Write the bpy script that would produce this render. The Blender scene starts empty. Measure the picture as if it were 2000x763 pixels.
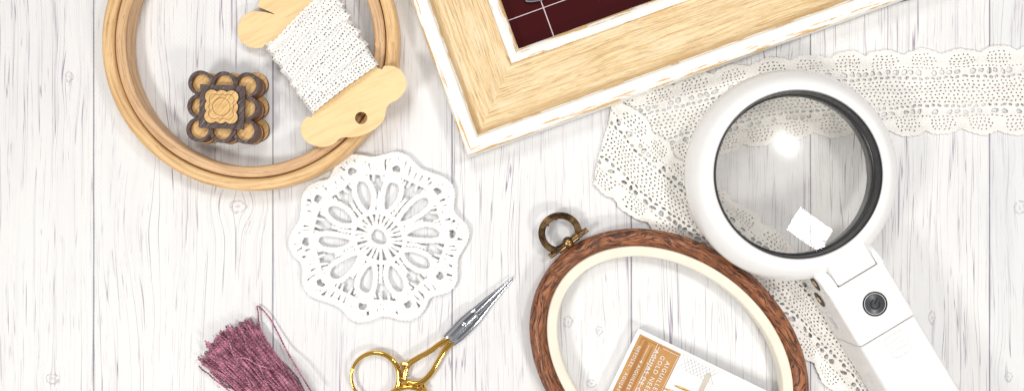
import bpy, math, random
import numpy as np
from mathutils import Vector, Matrix
from mathutils.geometry import delaunay_2d_cdt
random.seed(7); rng = np.random.default_rng(7)
S = 0.00025          # metres per unit (one unit = one photo pixel at table height)
H = 1600.0           # camera height in units
PI = math.pi
sc = bpy.context.scene; COL = sc.collection
sc.view_settings.view_transform = 'Standard'; sc.view_settings.look = 'None'; sc.view_settings.exposure = 0

def W(x, y, z=0.0):
    k = (H - z) / H
    return ((x - 1000.0) * k, (381.5 - y) * k, z)
def Wn(a, z):
    a = np.asarray(a, float); k = (H - z) / H
    return np.stack([(a[:, 0] - 1000) * k, (381.5 - a[:, 1]) * k, np.zeros(len(a)) + z], 1)

# ------------------------------------------------------------ mesh collector
class MB:
    def __init__(s): s.v = []; s.f = []; s.uv = []; s.n = 0; s.m = []; s.mi = 0
    def add(s, v, f, uv=None):
        v = np.asarray(v, float).reshape(-1, 3)
        if uv is None: uv = v[:, :2]
        s.v.append(v); s.uv.append(np.asarray(uv, float).reshape(-1, 2))
        f = [tuple(int(i) + s.n for i in q) for q in f]
        s.f += f; s.m += [s.mi] * len(f); s.n += len(v)
        return s
    def build(s, name, mats, parent=None, origin=None, smooth=True, sharp=40):
        v = np.concatenate(s.v); uv = np.concatenate(s.uv)
        if origin is None:
            origin = parent['_o'] if parent is not None else (float(v[:, 0].mean()), float(v[:, 1].mean()), float(v[:, 2].min()))
        me = bpy.data.meshes.new(name)
        me.from_pydata([tuple(p) for p in (v - np.array(origin)) * S], [], s.f)
        l = me.uv_layers.new(name='UVMap')
        vi = np.empty(len(me.loops), dtype=np.int32); me.loops.foreach_get('vertex_index', vi)
        l.data.foreach_set('uv', uv[vi].ravel())
        for m in (mats if isinstance(mats, (list, tuple)) else [mats]): me.materials.append(m)
        me.polygons.foreach_set('material_index', np.array(s.m, dtype=np.int32))
        if smooth:
            me.polygons.foreach_set('use_smooth', [True] * len(me.polygons))
            me.set_sharp_from_angle(angle=math.radians(sharp))
        me.update()
        o = bpy.data.objects.new(name, me); COL.objects.link(o)
        if parent is not None:
            o.parent = parent
            po = parent['_o']
            o.location = [(origin[i] - po[i]) * S for i in range(3)]
        else:
            o.location = [c * S for c in origin]
        o['_o'] = list(origin)
        return o

def thing(name, label, cat, origin, group=None):
    o = bpy.data.objects.new(name, None); COL.objects.link(o)
    o.empty_display_size = 0.01
    o.location = [c * S for c in origin]; o['_o'] = list(origin)
    return tag(o, label, cat, group)
def tag(o, label, cat, group=None):
    o['label'] = label; o['category'] = cat
    if group: o['group'] = group
    return o

def catmull(pts, step=4.0, closed=False):
    P = [np.array(p, float) for p in pts]
    n = len(P); out = []
    segs = n if closed else n - 1
    for i in range(segs):
        p1 = P[i]; p2 = P[(i + 1) % n]
        p0 = P[(i - 1) % n] if (closed or i > 0) else 2 * p1 - p2
        p3 = P[(i + 2) % n] if (closed or i + 2 < n) else 2 * p2 - p1
        k = max(2, int(np.linalg.norm(p2 - p1) / step))
        for j in range(k):
            t = j / k
            out.append(0.5 * ((2 * p1) + (-p0 + p2) * t + (2 * p0 - 5 * p1 + 4 * p2 - p3) * t * t + (-p0 + 3 * p1 - 3 * p2 + p3) * t ** 3))
    if not closed: out.append(P[-1])
    return np.array(out)

def frames(P, closed, up=(0, 0, 1)):
    if closed: T = np.roll(P, -1, 0) - np.roll(P, 1, 0)
    else: T = np.gradient(P, axis=0)
    T /= np.linalg.norm(T, axis=1, keepdims=True) + 1e-12
    U = np.array(up, float)
    B = np.cross(T, U); nb = np.linalg.norm(B, axis=1, keepdims=True)
    B = np.where(nb < 1e-3, np.array([[1.0, 0, 0]]), B / np.maximum(nb, 1e-9))
    N = np.cross(B, T)
    return T, B, N

def tube(mb, P, r, n=8, closed=False, flat=1.0, caps=True, up=(0, 0, 1)):
    P = np.asarray(P, float); m = len(P)
    T, B, N = frames(P, closed, up)
    r = np.broadcast_to(np.asarray(r, float), (m,))
    a = np.arange(n) * 2 * PI / n
    V = P[:, None, :] + r[:, None, None] * (np.cos(a)[None, :, None] * B[:, None, :] + flat * np.sin(a)[None, :, None] * N[:, None, :])
    L = np.concatenate([[0], np.cumsum(np.linalg.norm(np.diff(P, axis=0), axis=1))])
    uv = np.stack([np.repeat(L, n), np.tile(a, m) * r.repeat(n)], 1)
    f = []
    for i in range(m if closed else m - 1):
        i2 = (i + 1) % m
        for j in range(n):
            j2 = (j + 1) % n
            f.append((i * n + j, i * n + j2, i2 * n + j2, i2 * n + j))
    if not closed and caps:
        f.append(tuple(range(n))); f.append(tuple((m - 1) * n + j for j in reversed(range(n))))
    mb.add(V.reshape(-1, 3), f, uv); return mb

def sweep(mb, P, prof, closed_path=True, closed_prof=True):
    """P (m,3) planar path; prof list of (d outward/left-normal, z)"""
    P = np.asarray(P, float); m = len(P); prof = np.array(prof, float); n = len(prof)
    if closed_path: T = np.roll(P, -1, 0) - np.roll(P, 1, 0)
    else: T = np.gradient(P, axis=0)
    T /= np.linalg.norm(T, axis=1, keepdims=True)
    Nn = np.stack([T[:, 1], -T[:, 0], 0 * T[:, 0]], 1)
    V = P[:, None, :] + prof[None, :, 0, None] * Nn[:, None, :]
    V[:, :, 2] += prof[None, :, 1]
    L = np.concatenate([[0], np.cumsum(np.linalg.norm(np.diff(P, axis=0), axis=1))])
    q = np.concatenate([[0], np.cumsum(np.linalg.norm(np.diff(prof, axis=0), axis=1))])
    uv = np.stack([np.repeat(L, n), np.tile(q, m)], 1)
    f = []
    for i in range(m if closed_path else m - 1):
        i2 = (i + 1) % m
        for j in range(n if closed_prof else n - 1):
            j2 = (j + 1) % n
            f.append((i * n + j, i2 * n + j, i2 * n + j2, i * n + j2))
    if not closed_path and closed_prof:
        f.append(tuple(reversed(range(n)))); f.append(tuple((m - 1) * n + j for j in range(n)))
    mb.add(V.reshape(-1, 3), f, uv); return mb

def lathe(mb, c, prof, n=64, closed=False):
    a = np.arange(n) * 2 * PI / n
    P = np.stack([c[0] + 0 * a, c[1] + 0 * a, c[2] + 0 * a], 1)
    V = []; prof = np.array(prof, float); k = len(prof)
    V = np.stack([c[0] + np.outer(np.cos(a), prof[:, 0]), c[1] + np.outer(np.sin(a), prof[:, 0]), np.broadcast_to(c[2] + prof[:, 1], (n, k))], 2)
    q = np.concatenate([[0], np.cumsum(np.linalg.norm(np.diff(prof, axis=0), axis=1))])
    uv = np.stack([np.repeat(a * 100, k), np.tile(q, n)], 1)
    f = []
    for i in range(n):
        i2 = (i + 1) % n
        for j in range(k if closed else k - 1):
            j2 = (j + 1) % k
            f.append((i * k + j, i2 * k + j, i2 * k + j2, i * k + j2))
    mb.add(V.reshape(-1, 3), f, uv); return mb

def area2(p): x, y = p[:, 0], p[:, 1]; return np.sum(x * np.roll(y, -1) - y * np.roll(x, -1)) / 2
def inset(p, d):
    """move a loop inward by d (works for either winding)"""
    p = np.asarray(p, float); s = 1 if area2(p) > 0 else -1
    e = np.roll(p, -1, 0) - p; e /= np.linalg.norm(e, axis=1, keepdims=True) + 1e-9
    nrm = np.stack([-e[:, 1], e[:, 0]], 1) * s
    a = nrm + np.roll(nrm, 1, 0); a /= np.maximum(np.sum(a * a, 1, keepdims=True), 0.4) / 2
    return p + a * d
def inside(pts, poly):
    x, y = pts[:, 0], pts[:, 1]; c = np.zeros(len(pts), bool); n = len(poly)
    for i in range(n):
        x1, y1 = poly[i]; x2, y2 = poly[(i + 1) % n]
        if y1 == y2: continue
        k = ((y1 > y) != (y2 > y)) & (x < (x2 - x1) * (y - y1) / (y2 - y1) + x1)
        c ^= k
    return c
def triangulate(loops, extra=None):
    vs = []; es = []
    for l in loops:
        b = len(vs); vs += [Vector((float(p[0]), float(p[1]))) for p in l]
        es += [(b + i, b + (i + 1) % len(l)) for i in range(len(l))]
    if extra is not None: vs += [Vector((float(p[0]), float(p[1]))) for p in extra]
    ov, oe, of, *_ = delaunay_2d_cdt(vs, es, [], 0, 1e-4)
    V = np.array([(p.x, p.y) for p in ov]); F = np.array([list(t) for t in of])
    C = V[F].mean(1); ins = np.zeros(len(C), bool)
    for l in loops:
        l = np.asarray(l); lo = l.min(0); hi = l.max(0)
        k = (C[:, 0] >= lo[0]) & (C[:, 0] <= hi[0]) & (C[:, 1] >= lo[1]) & (C[:, 1] <= hi[1])
        if k.any():
            t = np.zeros(len(C), bool); t[k] = inside(C[k], l); ins ^= t
    return V, F[ins]
def prism(mb, outer, z0, z1, holes=(), bevel=0.0, fmap=None, side_mi=None, rot=0.0, bottom=False, extra=None):
    """outline in photo pixels, standing at heights z0..z1; fmap(x,y,z)->xyz arrays"""
    if fmap is None: fmap = lambda a, z: Wn(a, z)
    loops = [np.asarray(outer, float)] + [np.asarray(h, float) for h in holes]
    tops = loops if bevel == 0 else [inset(loops[0], bevel)] + [inset(h, -bevel) for h in loops[1:]]
    V, F = triangulate(tops, extra)
    c, s_ = math.cos(rot), math.sin(rot)
    def UV(a): a = np.asarray(a); return np.stack([a[:, 0] * c + a[:, 1] * s_, -a[:, 0] * s_ + a[:, 1] * c], 1)
    Vw = fmap(V, z1)
    # orientation: want +z
    a, b, d = Vw[F[0][0]], Vw[F[0][1]], Vw[F[0][2]]
    if np.cross(b - a, d - a)[2] < 0: F = F[:, ::-1]
    mb.add(Vw, F.tolist(), UV(V))
    mi = mb.mi
    for lp, tp in zip(loops, tops):
        n = len(lp); cw = area2(lp) > 0
        rings = [(tp, z1)]
        if bevel: rings.append((lp + (tp - lp) * 0.3, z1 - bevel * 0.3)); rings.append((lp, z1 - bevel))
        rings.append((lp, z0))
        L = np.concatenate([[0], np.cumsum(np.linalg.norm(np.diff(lp, axis=0), axis=1))])
        vv = np.concatenate([fmap(r, z) for r, z in rings]); uv = np.concatenate([np.stack([L, 0 * L + (z1 - z)], 1) if z == z0 else UV(r) for r, z in rings])
        ff = []
        for k in range(len(rings) - 1):
            for i in range(n):
                j = (i + 1) % n
                q = (k * n + i, k * n + j, (k + 1) * n + j, (k + 1) * n + i)
                ff.append(q)
        if side_mi is not None: 
            nb = (len(rings) - 2) * n
            mb.add(vv, ff, uv); 
            for q in range(len(ff)):
                if q >= nb: mb.m[len(mb.m) - len(ff) + q] = side_mi
        else: mb.add(vv, ff, uv)
    if bottom:
        V2, F2 = triangulate(loops); mb.add(fmap(V2, z0), F2.tolist(), UV(V2))
    return mb
def circle(cx, cy, r, n=32, ry=None, rot=0):
    a = np.arange(n) * 2 * PI / n; ry = ry or r
    x = r * np.cos(a); y = ry * np.sin(a); c, s = math.cos(rot), math.sin(rot)
    return np.stack([cx + x * c - y * s, cy + x * s + y * c], 1)
def rrect(cx, cy, w, h, r, rot=0, n=5):
    P = []
    for sx, sy, a0 in ((1, 1, 0), (-1, 1, PI / 2), (-1, -1, PI), (1, -1, 1.5 * PI)):
        for i in range(n + 1):
            a = a0 + i / n * PI / 2
            P.append((sx * (w / 2 - r) + r * math.cos(a), sy * (h / 2 - r) + r * math.sin(a)))
    P = np.array(P); c, s = math.cos(rot), math.sin(rot)
    return np.stack([cx + P[:, 0] * c - P[:, 1] * s, cy + P[:, 0] * s + P[:, 1] * c], 1)
def ball(mb, c, r, sz=None, n=12):
    sz = sz or r
    prof = [(max(r * math.sin(t), 0.001), -sz * math.cos(t)) for t in np.linspace(0.02, PI - 0.02, n // 2 + 2)]
    return lathe(mb, c, prof, n)

# ------------------------------------------------------------ shader expression helper
class X:
    def __init__(s, nt, sock): s.nt = nt; s.s = sock
    def _m(s, op, *o, clamp=False):
        n = s.nt.nodes.new('ShaderNodeMath'); n.operation = op; n.use_clamp = clamp
        for i, a in enumerate((s,) + o):
            if isinstance(a, X): s.nt.links.new(a.s, n.inputs[i])
            else: n.inputs[i].default_value = a
        return X(s.nt, n.outputs[0])
    def __add__(s, o): return s._m('ADD', o)
    __radd__ = __add__
    def __sub__(s, o): return s._m('SUBTRACT', o)
    def __rsub__(s, o): return (s * -1.0) + o
    def __mul__(s, o): return s._m('MULTIPLY', o)
    __rmul__ = __mul__
    def __truediv__(s, o): return s._m('DIVIDE', o)
    def pow(s, o): return s._m('POWER', o)
    def abs(s): return s._m('ABSOLUTE')
    def floor(s): return s._m('FLOOR')
    def frac(s): return s._m('FRACT')
    def exp(s): return s._m('EXPONENT')
    def sin(s): return s._m('SINE')
    def sqrt(s): return s._m('SQRT')
    def min(s, o): return s._m('MINIMUM', o)
    def max(s, o): return s._m('MAXIMUM', o)
    def clamp(s): return s._m('ADD', 0.0, clamp=True)
    def ss(s, a, b, lo=0.0, hi=1.0):
        n = s.nt.nodes.new('ShaderNodeMapRange'); n.interpolation_type = 'SMOOTHSTEP'
        s.nt.links.new(s.s, n.inputs['Value'])
        if a > b: a, b, lo, hi = b, a, hi, lo
        for k, v in (('From Min', a), ('From Max', b), ('To Min', lo), ('To Max', hi)): n.inputs[k].default_value = v
        return X(s.nt, n.outputs[0])
class Mat:
    def __init__(s, name):
        s.m = bpy.data.materials.new(name); s.m.use_nodes = True; s.nt = s.m.node_tree
        s.b = s.nt.nodes['Principled BSDF']
    def coords(s, kind='UV', k=1.0):
        t = s.nt.nodes.new('ShaderNodeTexCoord'); sp = s.nt.nodes.new('ShaderNodeSeparateXYZ')
        s.nt.links.new(t.outputs[kind], sp.inputs[0])
        r = [X(s.nt, sp.outputs[i]) for i in range(3)]
        return [a * k for a in r] if k != 1.0 else r
    def vec(s, x, y=0.0, z=0.0):
        c = s.nt.nodes.new('ShaderNodeCombineXYZ')
        for i, a in enumerate((x, y, z)):
            if isinstance(a, X): s.nt.links.new(a.s, c.inputs[i])
            else: c.inputs[i].default_value = a
        return c.outputs[0]
    def noise(s, x, y=0.0, z=0.0, detail=2.0, rough=0.5, dist=0.0):
        n = s.nt.nodes.new('ShaderNodeTexNoise'); n.inputs['Scale'].default_value = 1.0
        n.inputs['Detail'].default_value = detail; n.inputs['Roughness'].default_value = rough; n.inputs['Distortion'].default_value = dist
        s.nt.links.new(s.vec(x, y, z), n.inputs['Vector']); return X(s.nt, n.outputs[0])
    def voro(s, x, y=0.0, z=0.0, rand=1.0, feature='F1'):
        n = s.nt.nodes.new('ShaderNodeTexVoronoi'); n.feature = feature; n.inputs['Scale'].default_value = 1.0; n.inputs['Randomness'].default_value = rand
        s.nt.links.new(s.vec(x, y, z), n.inputs['Vector']); return X(s.nt, n.outputs[0])
    def mix(s, a, b, f):
        n = s.nt.nodes.new('ShaderNodeMix'); n.data_type = 'RGBA'
        for i, q in ((6, a), (7, b)):
            if isinstance(q, tuple): n.inputs[i].default_value = tuple(q) + (1.0,)
            else: s.nt.links.new(q, n.inputs[i])
        if isinstance(f, X): s.nt.links.new(f.s, n.inputs[0])
        else: n.inputs[0].default_value = f
        return n.outputs[2]
    def set(s, color=None, rough=None, metal=None, bump=None, bstr=0.3, bdist=1.0, **kw):
        def put(k, v):
            if v is None: return
            if isinstance(v, X): s.nt.links.new(v.s, s.b.inputs[k])
            elif isinstance(v, tuple): s.b.inputs[k].default_value = v + (1.0,)
            elif isinstance(v, (int, float)): s.b.inputs[k].default_value = v
            else: s.nt.links.new(v, s.b.inputs[k])
        put('Base Color', color); put('Roughness', rough); put('Metallic', metal)
        for k, v in kw.items(): put(k.replace('_', ' '), v)
        if bump is not None:
            n = s.nt.nodes.new('ShaderNodeBump'); n.inputs['Strength'].default_value = bstr; n.inputs['Distance'].default_value = bdist * S
            s.nt.links.new(bump.s, n.inputs['Height']); s.nt.links.new(n.outputs[0], s.b.inputs['Normal'])
        return s.m

def wood(name, light, dark, su=90, sv=5, amount=0.6, fleck=0.5, rough=0.5, seed=0.0, low=None, kind='UV', fl=(0.25, 0.12, 0.05)):
    m = Mat(name); u, v, _ = m.coords('UV')
    w = m.noise(u / 260, v / 60, seed + 3.1)
    vv = v + (w - 0.5) * 26
    n1 = m.noise(u / su, vv / sv, seed, 4, 0.6)
    n2 = m.noise(u / 22, vv / 1.6, seed + 5, 2, 0.6)
    n3 = m.noise(u / 300, v / 90, seed + 9)
    f = (n1.ss(0.38, 0.72) * amount + (n3 - 0.5) * 0.5).clamp()
    c = m.mix(light, dark, f)
    c = m.mix(c, fl, n2.ss(0.60, 0.72) * fleck)
    return m.set(color=c, rough=rough, bump=n1 * 0.5 + n2 * 0.5, bstr=0.35, bdist=1.2)

def plain(name, color, rough=0.4, metal=0.0, bumpy=0.0, bs=3.0, var=0.05, **kw):
    m = Mat(name); x, y, z = m.coords('Object', 1 / S)
    n = m.noise(x / bs, y / bs, z / bs, 3, 0.6); n2 = m.noise(x / 45, y / 45, z / 45, 2)
    c = m.mix(tuple(a * (1 - var) for a in color), tuple(min(1, a * (1 + var)) for a in color), n2.ss(0.3, 0.7))
    return m.set(color=c, rough=rough, metal=metal, bump=n if bumpy else None, bstr=bumpy, **kw)

# ============================================================ TABLETOP
def table_mat():
    m = Mat('whitewashed planks'); X0, Y0, _ = m.coords('Object', 1 / S)
    x = X0 + 1000.0; y = (Y0 * -1.0) + 381.5
    pid = ((x + 167.0) / 350.0).floor(); px = ((x + 167.0) / 350.0).frac()
    xs = x + (m.noise(x / 330, y / 700, pid * 7.3, 2) - 0.5) * 46 + (m.noise(x / 60, y / 190, pid * 3.1, 1) - 0.5) * 9
    rings = None
    knots = [(135, 150, 16, 34, .8), (465, 403, 34, 26, .9), (300, 440, 60, 120, .75), (1170, 645, 22, 32, .8), (1155, 748, 14, 18, .8),
             (1820, 620, 18, 36, .8), (102, 738, 20, 20, .8), (1992, 405, 22, 40, .8), (1110, 628, 30, 60, .6), (1970, 735, 20, 30, .8), (960, 190, 40, 80, .6), (1520, 60, 40, 90, .7), (700, 700, 30, 120, .5), (345, 30, 30, 90, .6)]
    halo = None
    for kx, ky, sx, sy, a in knots:
        dx = x - float(kx); dy = y - float(ky)
        e = ((dx * dx) / (sx * sx * 1.6) + (dy * dy) / (sy * sy * 2.4)) * -1.0
        e = e.exp()
        xs = xs - dx * (e * a)
        halo = e if halo is None else halo + e
    for kx, ky, sx, sy in ((135, 150, 7, 9), (465, 403, 15, 11), (1170, 645, 6, 8), (1155, 748, 9, 7), (1820, 620, 6, 12), (102, 738, 11, 10), (1992, 405, 10, 12), (1110, 628, 8, 10), (1970, 735, 7, 8)):
        dx = x - float(kx); dy = y - float(ky)
        r = ((dx * dx) / (sx * sx) + (dy * dy) / (sy * sy)).sqrt() + (m.noise(x / 7, y / 7) - 0.5) * 1.1
        k = (r - 1.0).abs().ss(0.30, 0.05) * m.noise(x / 5, y / 5, 3.0).ss(0.36, 0.52) + r.ss(0.45, 0.1) * 0.7
        rings = k if rings is None else rings.max(k)
    # long thin grain lines: iso lines of a stretched noise
    g = m.noise(xs / 26, y / 1500, pid * 5.7, 3, 0.55)
    gl = ((g * 9.0).frac() - 0.5).abs()
    lines = gl.ss(0.065, 0.012)
    brk = m.noise(xs / 12, y / 320, 11.0, 3, 0.6)
    region = m.noise(x / 120, y / 420, pid * 2.2 + 20.0, 2).ss(0.40, 0.60)
    lines = lines * brk.ss(0.42, 0.52) * (region * 0.65 + 0.35)
    gw = m.noise(xs / 9, y / 900, pid * 1.7 + 40.0, 2, 0.5)
    fine = ((gw * 6.0).frac() - 0.5).abs().ss(0.10, 0.02) * m.noise(x / 7, y / 130, 31.0, 3, 0.7).ss(0.48, 0.62) * 0.8
    soft = m.noise(xs / 13, y / 700, 60.0, 3, 0.6).ss(0.48, 0.75)
    blot = m.noise(x / 90, y / 260, 71.0, 4, 0.6).ss(0.45, 0.75)
    speck = m.noise(x / 2.6, y / 6.5, 80.0, 3, 0.7).ss(0.66, 0.76) * m.noise(x / 70, y / 160, 90.0, 2).ss(0.45, 0.62)
    grit = m.noise(x / 1.8, y / 2.2, 100.0, 2, 0.8)
    weave = ((x * 1.5).sin() * (y * 1.5).sin()).abs()
    brush = m.noise(x / 70, y / 3.2, 120.0, 3, 0.6).ss(0.62, 0.75) * m.noise(x / 160, y / 60, 130.0, 2).ss(0.5, 0.65)
    sd = (px - 0.5).abs() * -350.0 + 175.0 + (m.noise(y / 90, pid, 5.0) - 0.5) * 2.0
    seam = sd.ss(1.9, 0.5) * m.noise(y / 30, pid * 3.0, 8.0, 2).ss(0.2, 0.45, 0.55, 1.0)
    tone = m.noise(pid * 3.7, 0.5, 0.5, 0).ss(0.3, 0.7)
    base = m.mix((0.785, 0.79, 0.80), (0.825, 0.825, 0.82), tone)
    c = m.mix(base, (0.66, 0.665, 0.70), (blot * 0.35 + soft * 0.4).clamp())
    c = m.mix(c, (0.60, 0.56, 0.63), (grit - 0.5).ss(0.0, 0.4) * 0.30)
    c = m.mix(c, (0.40, 0.35, 0.42), (fine * 0.75).clamp())
    c = m.mix(c, (0.33, 0.27, 0.36), (lines * 0.95).clamp())
    c = m.mix(c, (0.45, 0.40, 0.46), (speck * 0.8).clamp())
    c = m.mix(c, (0.58, 0.54, 0.57), (brush * 0.35).clamp())
    c = m.mix(c, (0.36, 0.30, 0.36), (rings * 0.55).clamp())
    c = m.mix(c, (0.17, 0.15, 0.22), (seam * 0.85).clamp())
    wv2 = ((x * 0.66).sin() * (y * 0.66).sin())
    c = m.mix(c, (0.66, 0.67, 0.70), wv2.ss(0.15, 0.8) * x.ss(1000.0, 300.0, 0.02, 0.16))
    h = (lines * -1.0) + (fine * -0.5) + (seam * -2.0) + grit * 0.35 + weave * 0.25 + rings * -0.6
    return m.set(color=c, rough=0.55, bump=h, bstr=0.45, bdist=1.0, Specular_IOR_Level=0.3)
mb = MB(); mb.add([(-2600, -1900, 0), (2600, -1900, 0), (2600, 1900, 0), (-2600, 1900, 0)], [(0, 1, 2, 3)])
t = mb.build('tabletop', table_mat(), origin=(0, 0, 0), smooth=False); t['kind'] = 'structure'

# ============================================================ ROUND WOODEN HOOP
beech = wood('beech', (0.80, 0.54, 0.27), (0.54, 0.31, 0.13), su=120, sv=6, amount=1.0, fleck=0.85, rough=0.42, fl=(0.30, 0.14, 0.05))
beech2 = wood('beech inner', (0.72, 0.47, 0.26), (0.44, 0.25, 0.12), su=120, sv=5, amount=1.0, fleck=0.9, rough=0.45, seed=4, fl=(0.26, 0.13, 0.06))
hc = W(487.5, 82, 46)
k46 = (H - 46) / H
Ro = 290.5 * k46
ho = thing('embroidery_hoop', 'round pale beech embroidery hoop of two nested rings, lying under the lace card', 'embroidery hoop', (hc[0], hc[1], 0))
def rprof(r0, r1, z0, z1, b):
    pr = []
    for (r, z, a0) in ((r1 - b, z1 - b, 0), (r0 + b, z1 - b, PI / 2), (r0 + b, z0 + b, PI), (r1 - b, z0 + b, 1.5 * PI)):
        for i in range(5):
            a = a0 + i / 4 * PI / 2; pr.append((r + b * math.cos(a), z + b * math.sin(a)))
    return pr
def ringsweep(mb, c, prof, n=220):
    P = np.array([(c[0] + math.cos(a) * 1.0, c[1] + math.sin(a), 0) for a in np.arange(n) * 2 * PI / n])
    a = np.arange(n + 1) * 2 * PI / n; prof = np.array(prof + [prof[0]]); k = len(prof)
    R = prof[:, 0].max()
    V = np.stack([c[0] + np.outer(np.cos(a), prof[:, 0]), c[1] + np.outer(np.sin(a), prof[:, 0]), np.broadcast_to(prof[:, 1], (n + 1, k))], 2)
    q = np.concatenate([[0], np.cumsum(np.linalg.norm(np.diff(prof, axis=0), axis=1))])
    uv = np.stack([np.repeat(a * R, k), np.tile(q, n + 1)], 1)
    f = [(i * k + j, (i + 1) * k + j, (i + 1) * k + j + 1, i * k + j + 1) for i in range(n) for j in range(k - 1)]
    mb.add(V.reshape(-1, 3), f, uv)
mb = MB(); pr = rprof(Ro - 23.5, Ro, 0, 47, 7)
ringsweep(mb, hc, pr); mb.build('outer_ring', beech, ho)
mb = MB(); ringsweep(mb, hc, rprof(Ro - 47, Ro - 25.4, 0, 45, 6)); mb.build('inner_ring', beech2, ho)
# brass screw block at the top (beyond the photo's edge it still closes the hoop)
brass = plain('brass', (0.75, 0.52, 0.2), 0.3, 1.0)
mb = MB(); tube(mb, [(hc[0] - 40, hc[1] + Ro + 9, 24), (hc[0] + 40, hc[1] + Ro + 9, 24)], 5, 10)
lathe(mb, (hc[0] + 46, hc[1] + Ro + 9, 24), [(0.01, 9), (7, 9), (8, 6), (8, -6), (7, -9), (0.01, -9)], 12)
mb.build('tightening_screw', brass, ho)

# ============================================================ WOODEN ORNAMENT
def union_scallop(cx, cy, cs, n=180, rot=0):
    out = []
    for i in range(n):
        a = 2 * PI * i / n; d = (math.cos(a), math.sin(a)); best = 1
        for (x, y, r) in cs:
            b = x * d[0] + y * d[1]; q = b * b - (x * x + y * y - r * r)
            if q > 0: best = max(best, b + math.sqrt(q))
        out.append((best * d[0], best * d[1]))
    P = np.array(out); c, s = math.cos(rot), math.sin(rot)
    return np.stack([cx + P[:, 0] * c - P[:, 1] * s, cy + P[:, 0] * s + P[:, 1] * c], 1)
grid8 = [(i, j) for i in (-1, 0, 1) for j in (-1, 0, 1) if (i, j) != (0, 0)]
light_ply = wood('laser cut plywood', (0.80, 0.52, 0.22), (0.50, 0.27, 0.09), su=30, sv=3.2, amount=1.0, fleck=0.5, rough=0.5, fl=(0.25, 0.10, 0.03))
burnt = wood('burnt edge', (0.16, 0.055, 0.02), (0.06, 0.022, 0.01), su=20, sv=4, rough=0.45)
walnut = wood('dark stained wood', (0.13, 0.095, 0.09), (0.04, 0.026, 0.025), su=26, sv=3.0, amount=1.2, fleck=1.0, rough=0.34, fl=(0.42, 0.36, 0.35), seed=2)
oc = W(434, 209, 58)
orn = thing('wooden_ornament', 'small stacked scalloped ornament of dark and light laser-cut wood standing inside the round hoop', 'ornament', (oc[0], oc[1], 0))
def wmap(a, z):   # world-plan coordinates directly, y down
    a = np.asarray(a); return np.stack([a[:, 0], -a[:, 1], np.zeros(len(a)) + z], 1)
sp, lr = 44, 23.5
# the local plan is in world units, centre (oc.x, -oc.y)
ox, oy = oc[0], -oc[1]
def lobes(r, s=sp): return [(i * s - (4 if j else 0) * 0, j * s, r) for i, j in grid8] + [(0, 0, s)]
mb = MB(); prism(mb, union_scallop(ox + 4, oy - 4, lobes(lr + 0.5), rot=-0.02), 0, 10, bevel=0.8, fmap=wmap, side_mi=1, rot=-0.9)
mb.build('base_plate', [light_ply, burnt], orn, smooth=True)
mb = MB(); prism(mb, union_scallop(ox + 1, oy + 1, lobes(lr - 1.4), rot=0.03), 10.2, 24, bevel=0.6, fmap=wmap, side_mi=1, rot=-0.9)
mb.build('middle_plate', [light_ply, burnt], orn)
mb = MB(); prism(mb, union_scallop(ox, oy, lobes(lr - 1.0), rot=0.04), 24.2, 46, bevel=0.6, fmap=wmap, side_mi=1, rot=-0.9)
mb.build('inner_plate', [light_ply, burnt], orn)
R0 = 0.04
def rotp(x, y, r=R0): return (ox + x * math.cos(r) - y * math.sin(r), oy + x * math.sin(r) + y * math.cos(r))
mb = MB()
holes = []
for i, j in grid8:
    q = rotp(i * sp * 0.98, j * sp * 0.98); holes.append(circle(q[0], q[1], lr - 5.8, 28))
prism(mb, union_scallop(ox, oy, lobes(lr), rot=R0, n=240), 46.2, 55, holes=holes, bevel=0.7, fmap=wmap, side_mi=1, rot=-0.9)
mb.build('scalloped_rim', [walnut, burnt], orn)
mb = MB()
prism(mb, rrect(ox, oy, 85, 82, 1.0, R0), 55.2, 60, bevel=0.5, fmap=wmap, side_mi=1, rot=-0.9)
mb.build('square_plate', [walnut, burnt], orn)
def flower(s, r): return [(i * s, j * s, r) for i, j in grid8] + [(0, 0, s * 1.05)]
mb = MB()
prism(mb, union_scallop(ox, oy, flower(18.8, 14), rot=R0), 60.2, 60.9, fmap=wmap)
mb.build('dark_inlay', plain('char', (0.02, 0.012, 0.01), 0.6), orn)
mb = MB()
prism(mb, union_scallop(ox, oy, flower(18.5, 12.8), rot=R0), 60.2, 63.0, bevel=0.4, fmap=wmap, side_mi=1, rot=-0.8)
fl = mb.build('flower_inlay', [light_ply, burnt], orn)
mb = MB()
for P in (union_scallop(ox, oy, flower(13.2, 10.2), rot=R0), circle(ox, oy, 16.5, 48)):
    tube(mb, wmap(P, 62.85), 0.5, 5, closed=True)
mb.build('engraved_line', plain('burnt line', (0.10, 0.035, 0.012), 0.6), fl)

# ============================================================ LACE
def lace_mat(name, col, shadow, k=1.0):
    m = Mat(name); u, v, _ = m.coords('UV')
    th = (((u + v * 0.9) * 1.35 * k).sin() * ((u - v * 0.9) * 1.35 * k).sin())
    n = m.noise(u / 2.2, v / 2.2, 0, 3, 0.7); n2 = m.noise(u / 60, v / 50, 4.0, 3)
    hor = (v * 2.2 + (u * 0.7).sin() * 0.9).sin()
    hgt = th * 0.45 + n * 0.6 + hor * 0.35
    c = m.mix(shadow, col, hgt.ss(-0.35, 0.65)); c = m.mix(c, tuple(a * 0.86 for a in col), n2.ss(0.5, 0.8) * 0.5)
    return m.set(color=c, rough=0.85, bump=hgt, bstr=0.55, bdist=1.1, Specular_IOR_Level=0.15)
lace_m = lace_mat('cream cotton lace', (0.97, 0.95, 0.915), (0.87, 0.84, 0.78))
wound_m = lace_mat('white cotton lace', (0.97, 0.96, 0.94), (0.90, 0.88, 0.85), 1.3)
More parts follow.
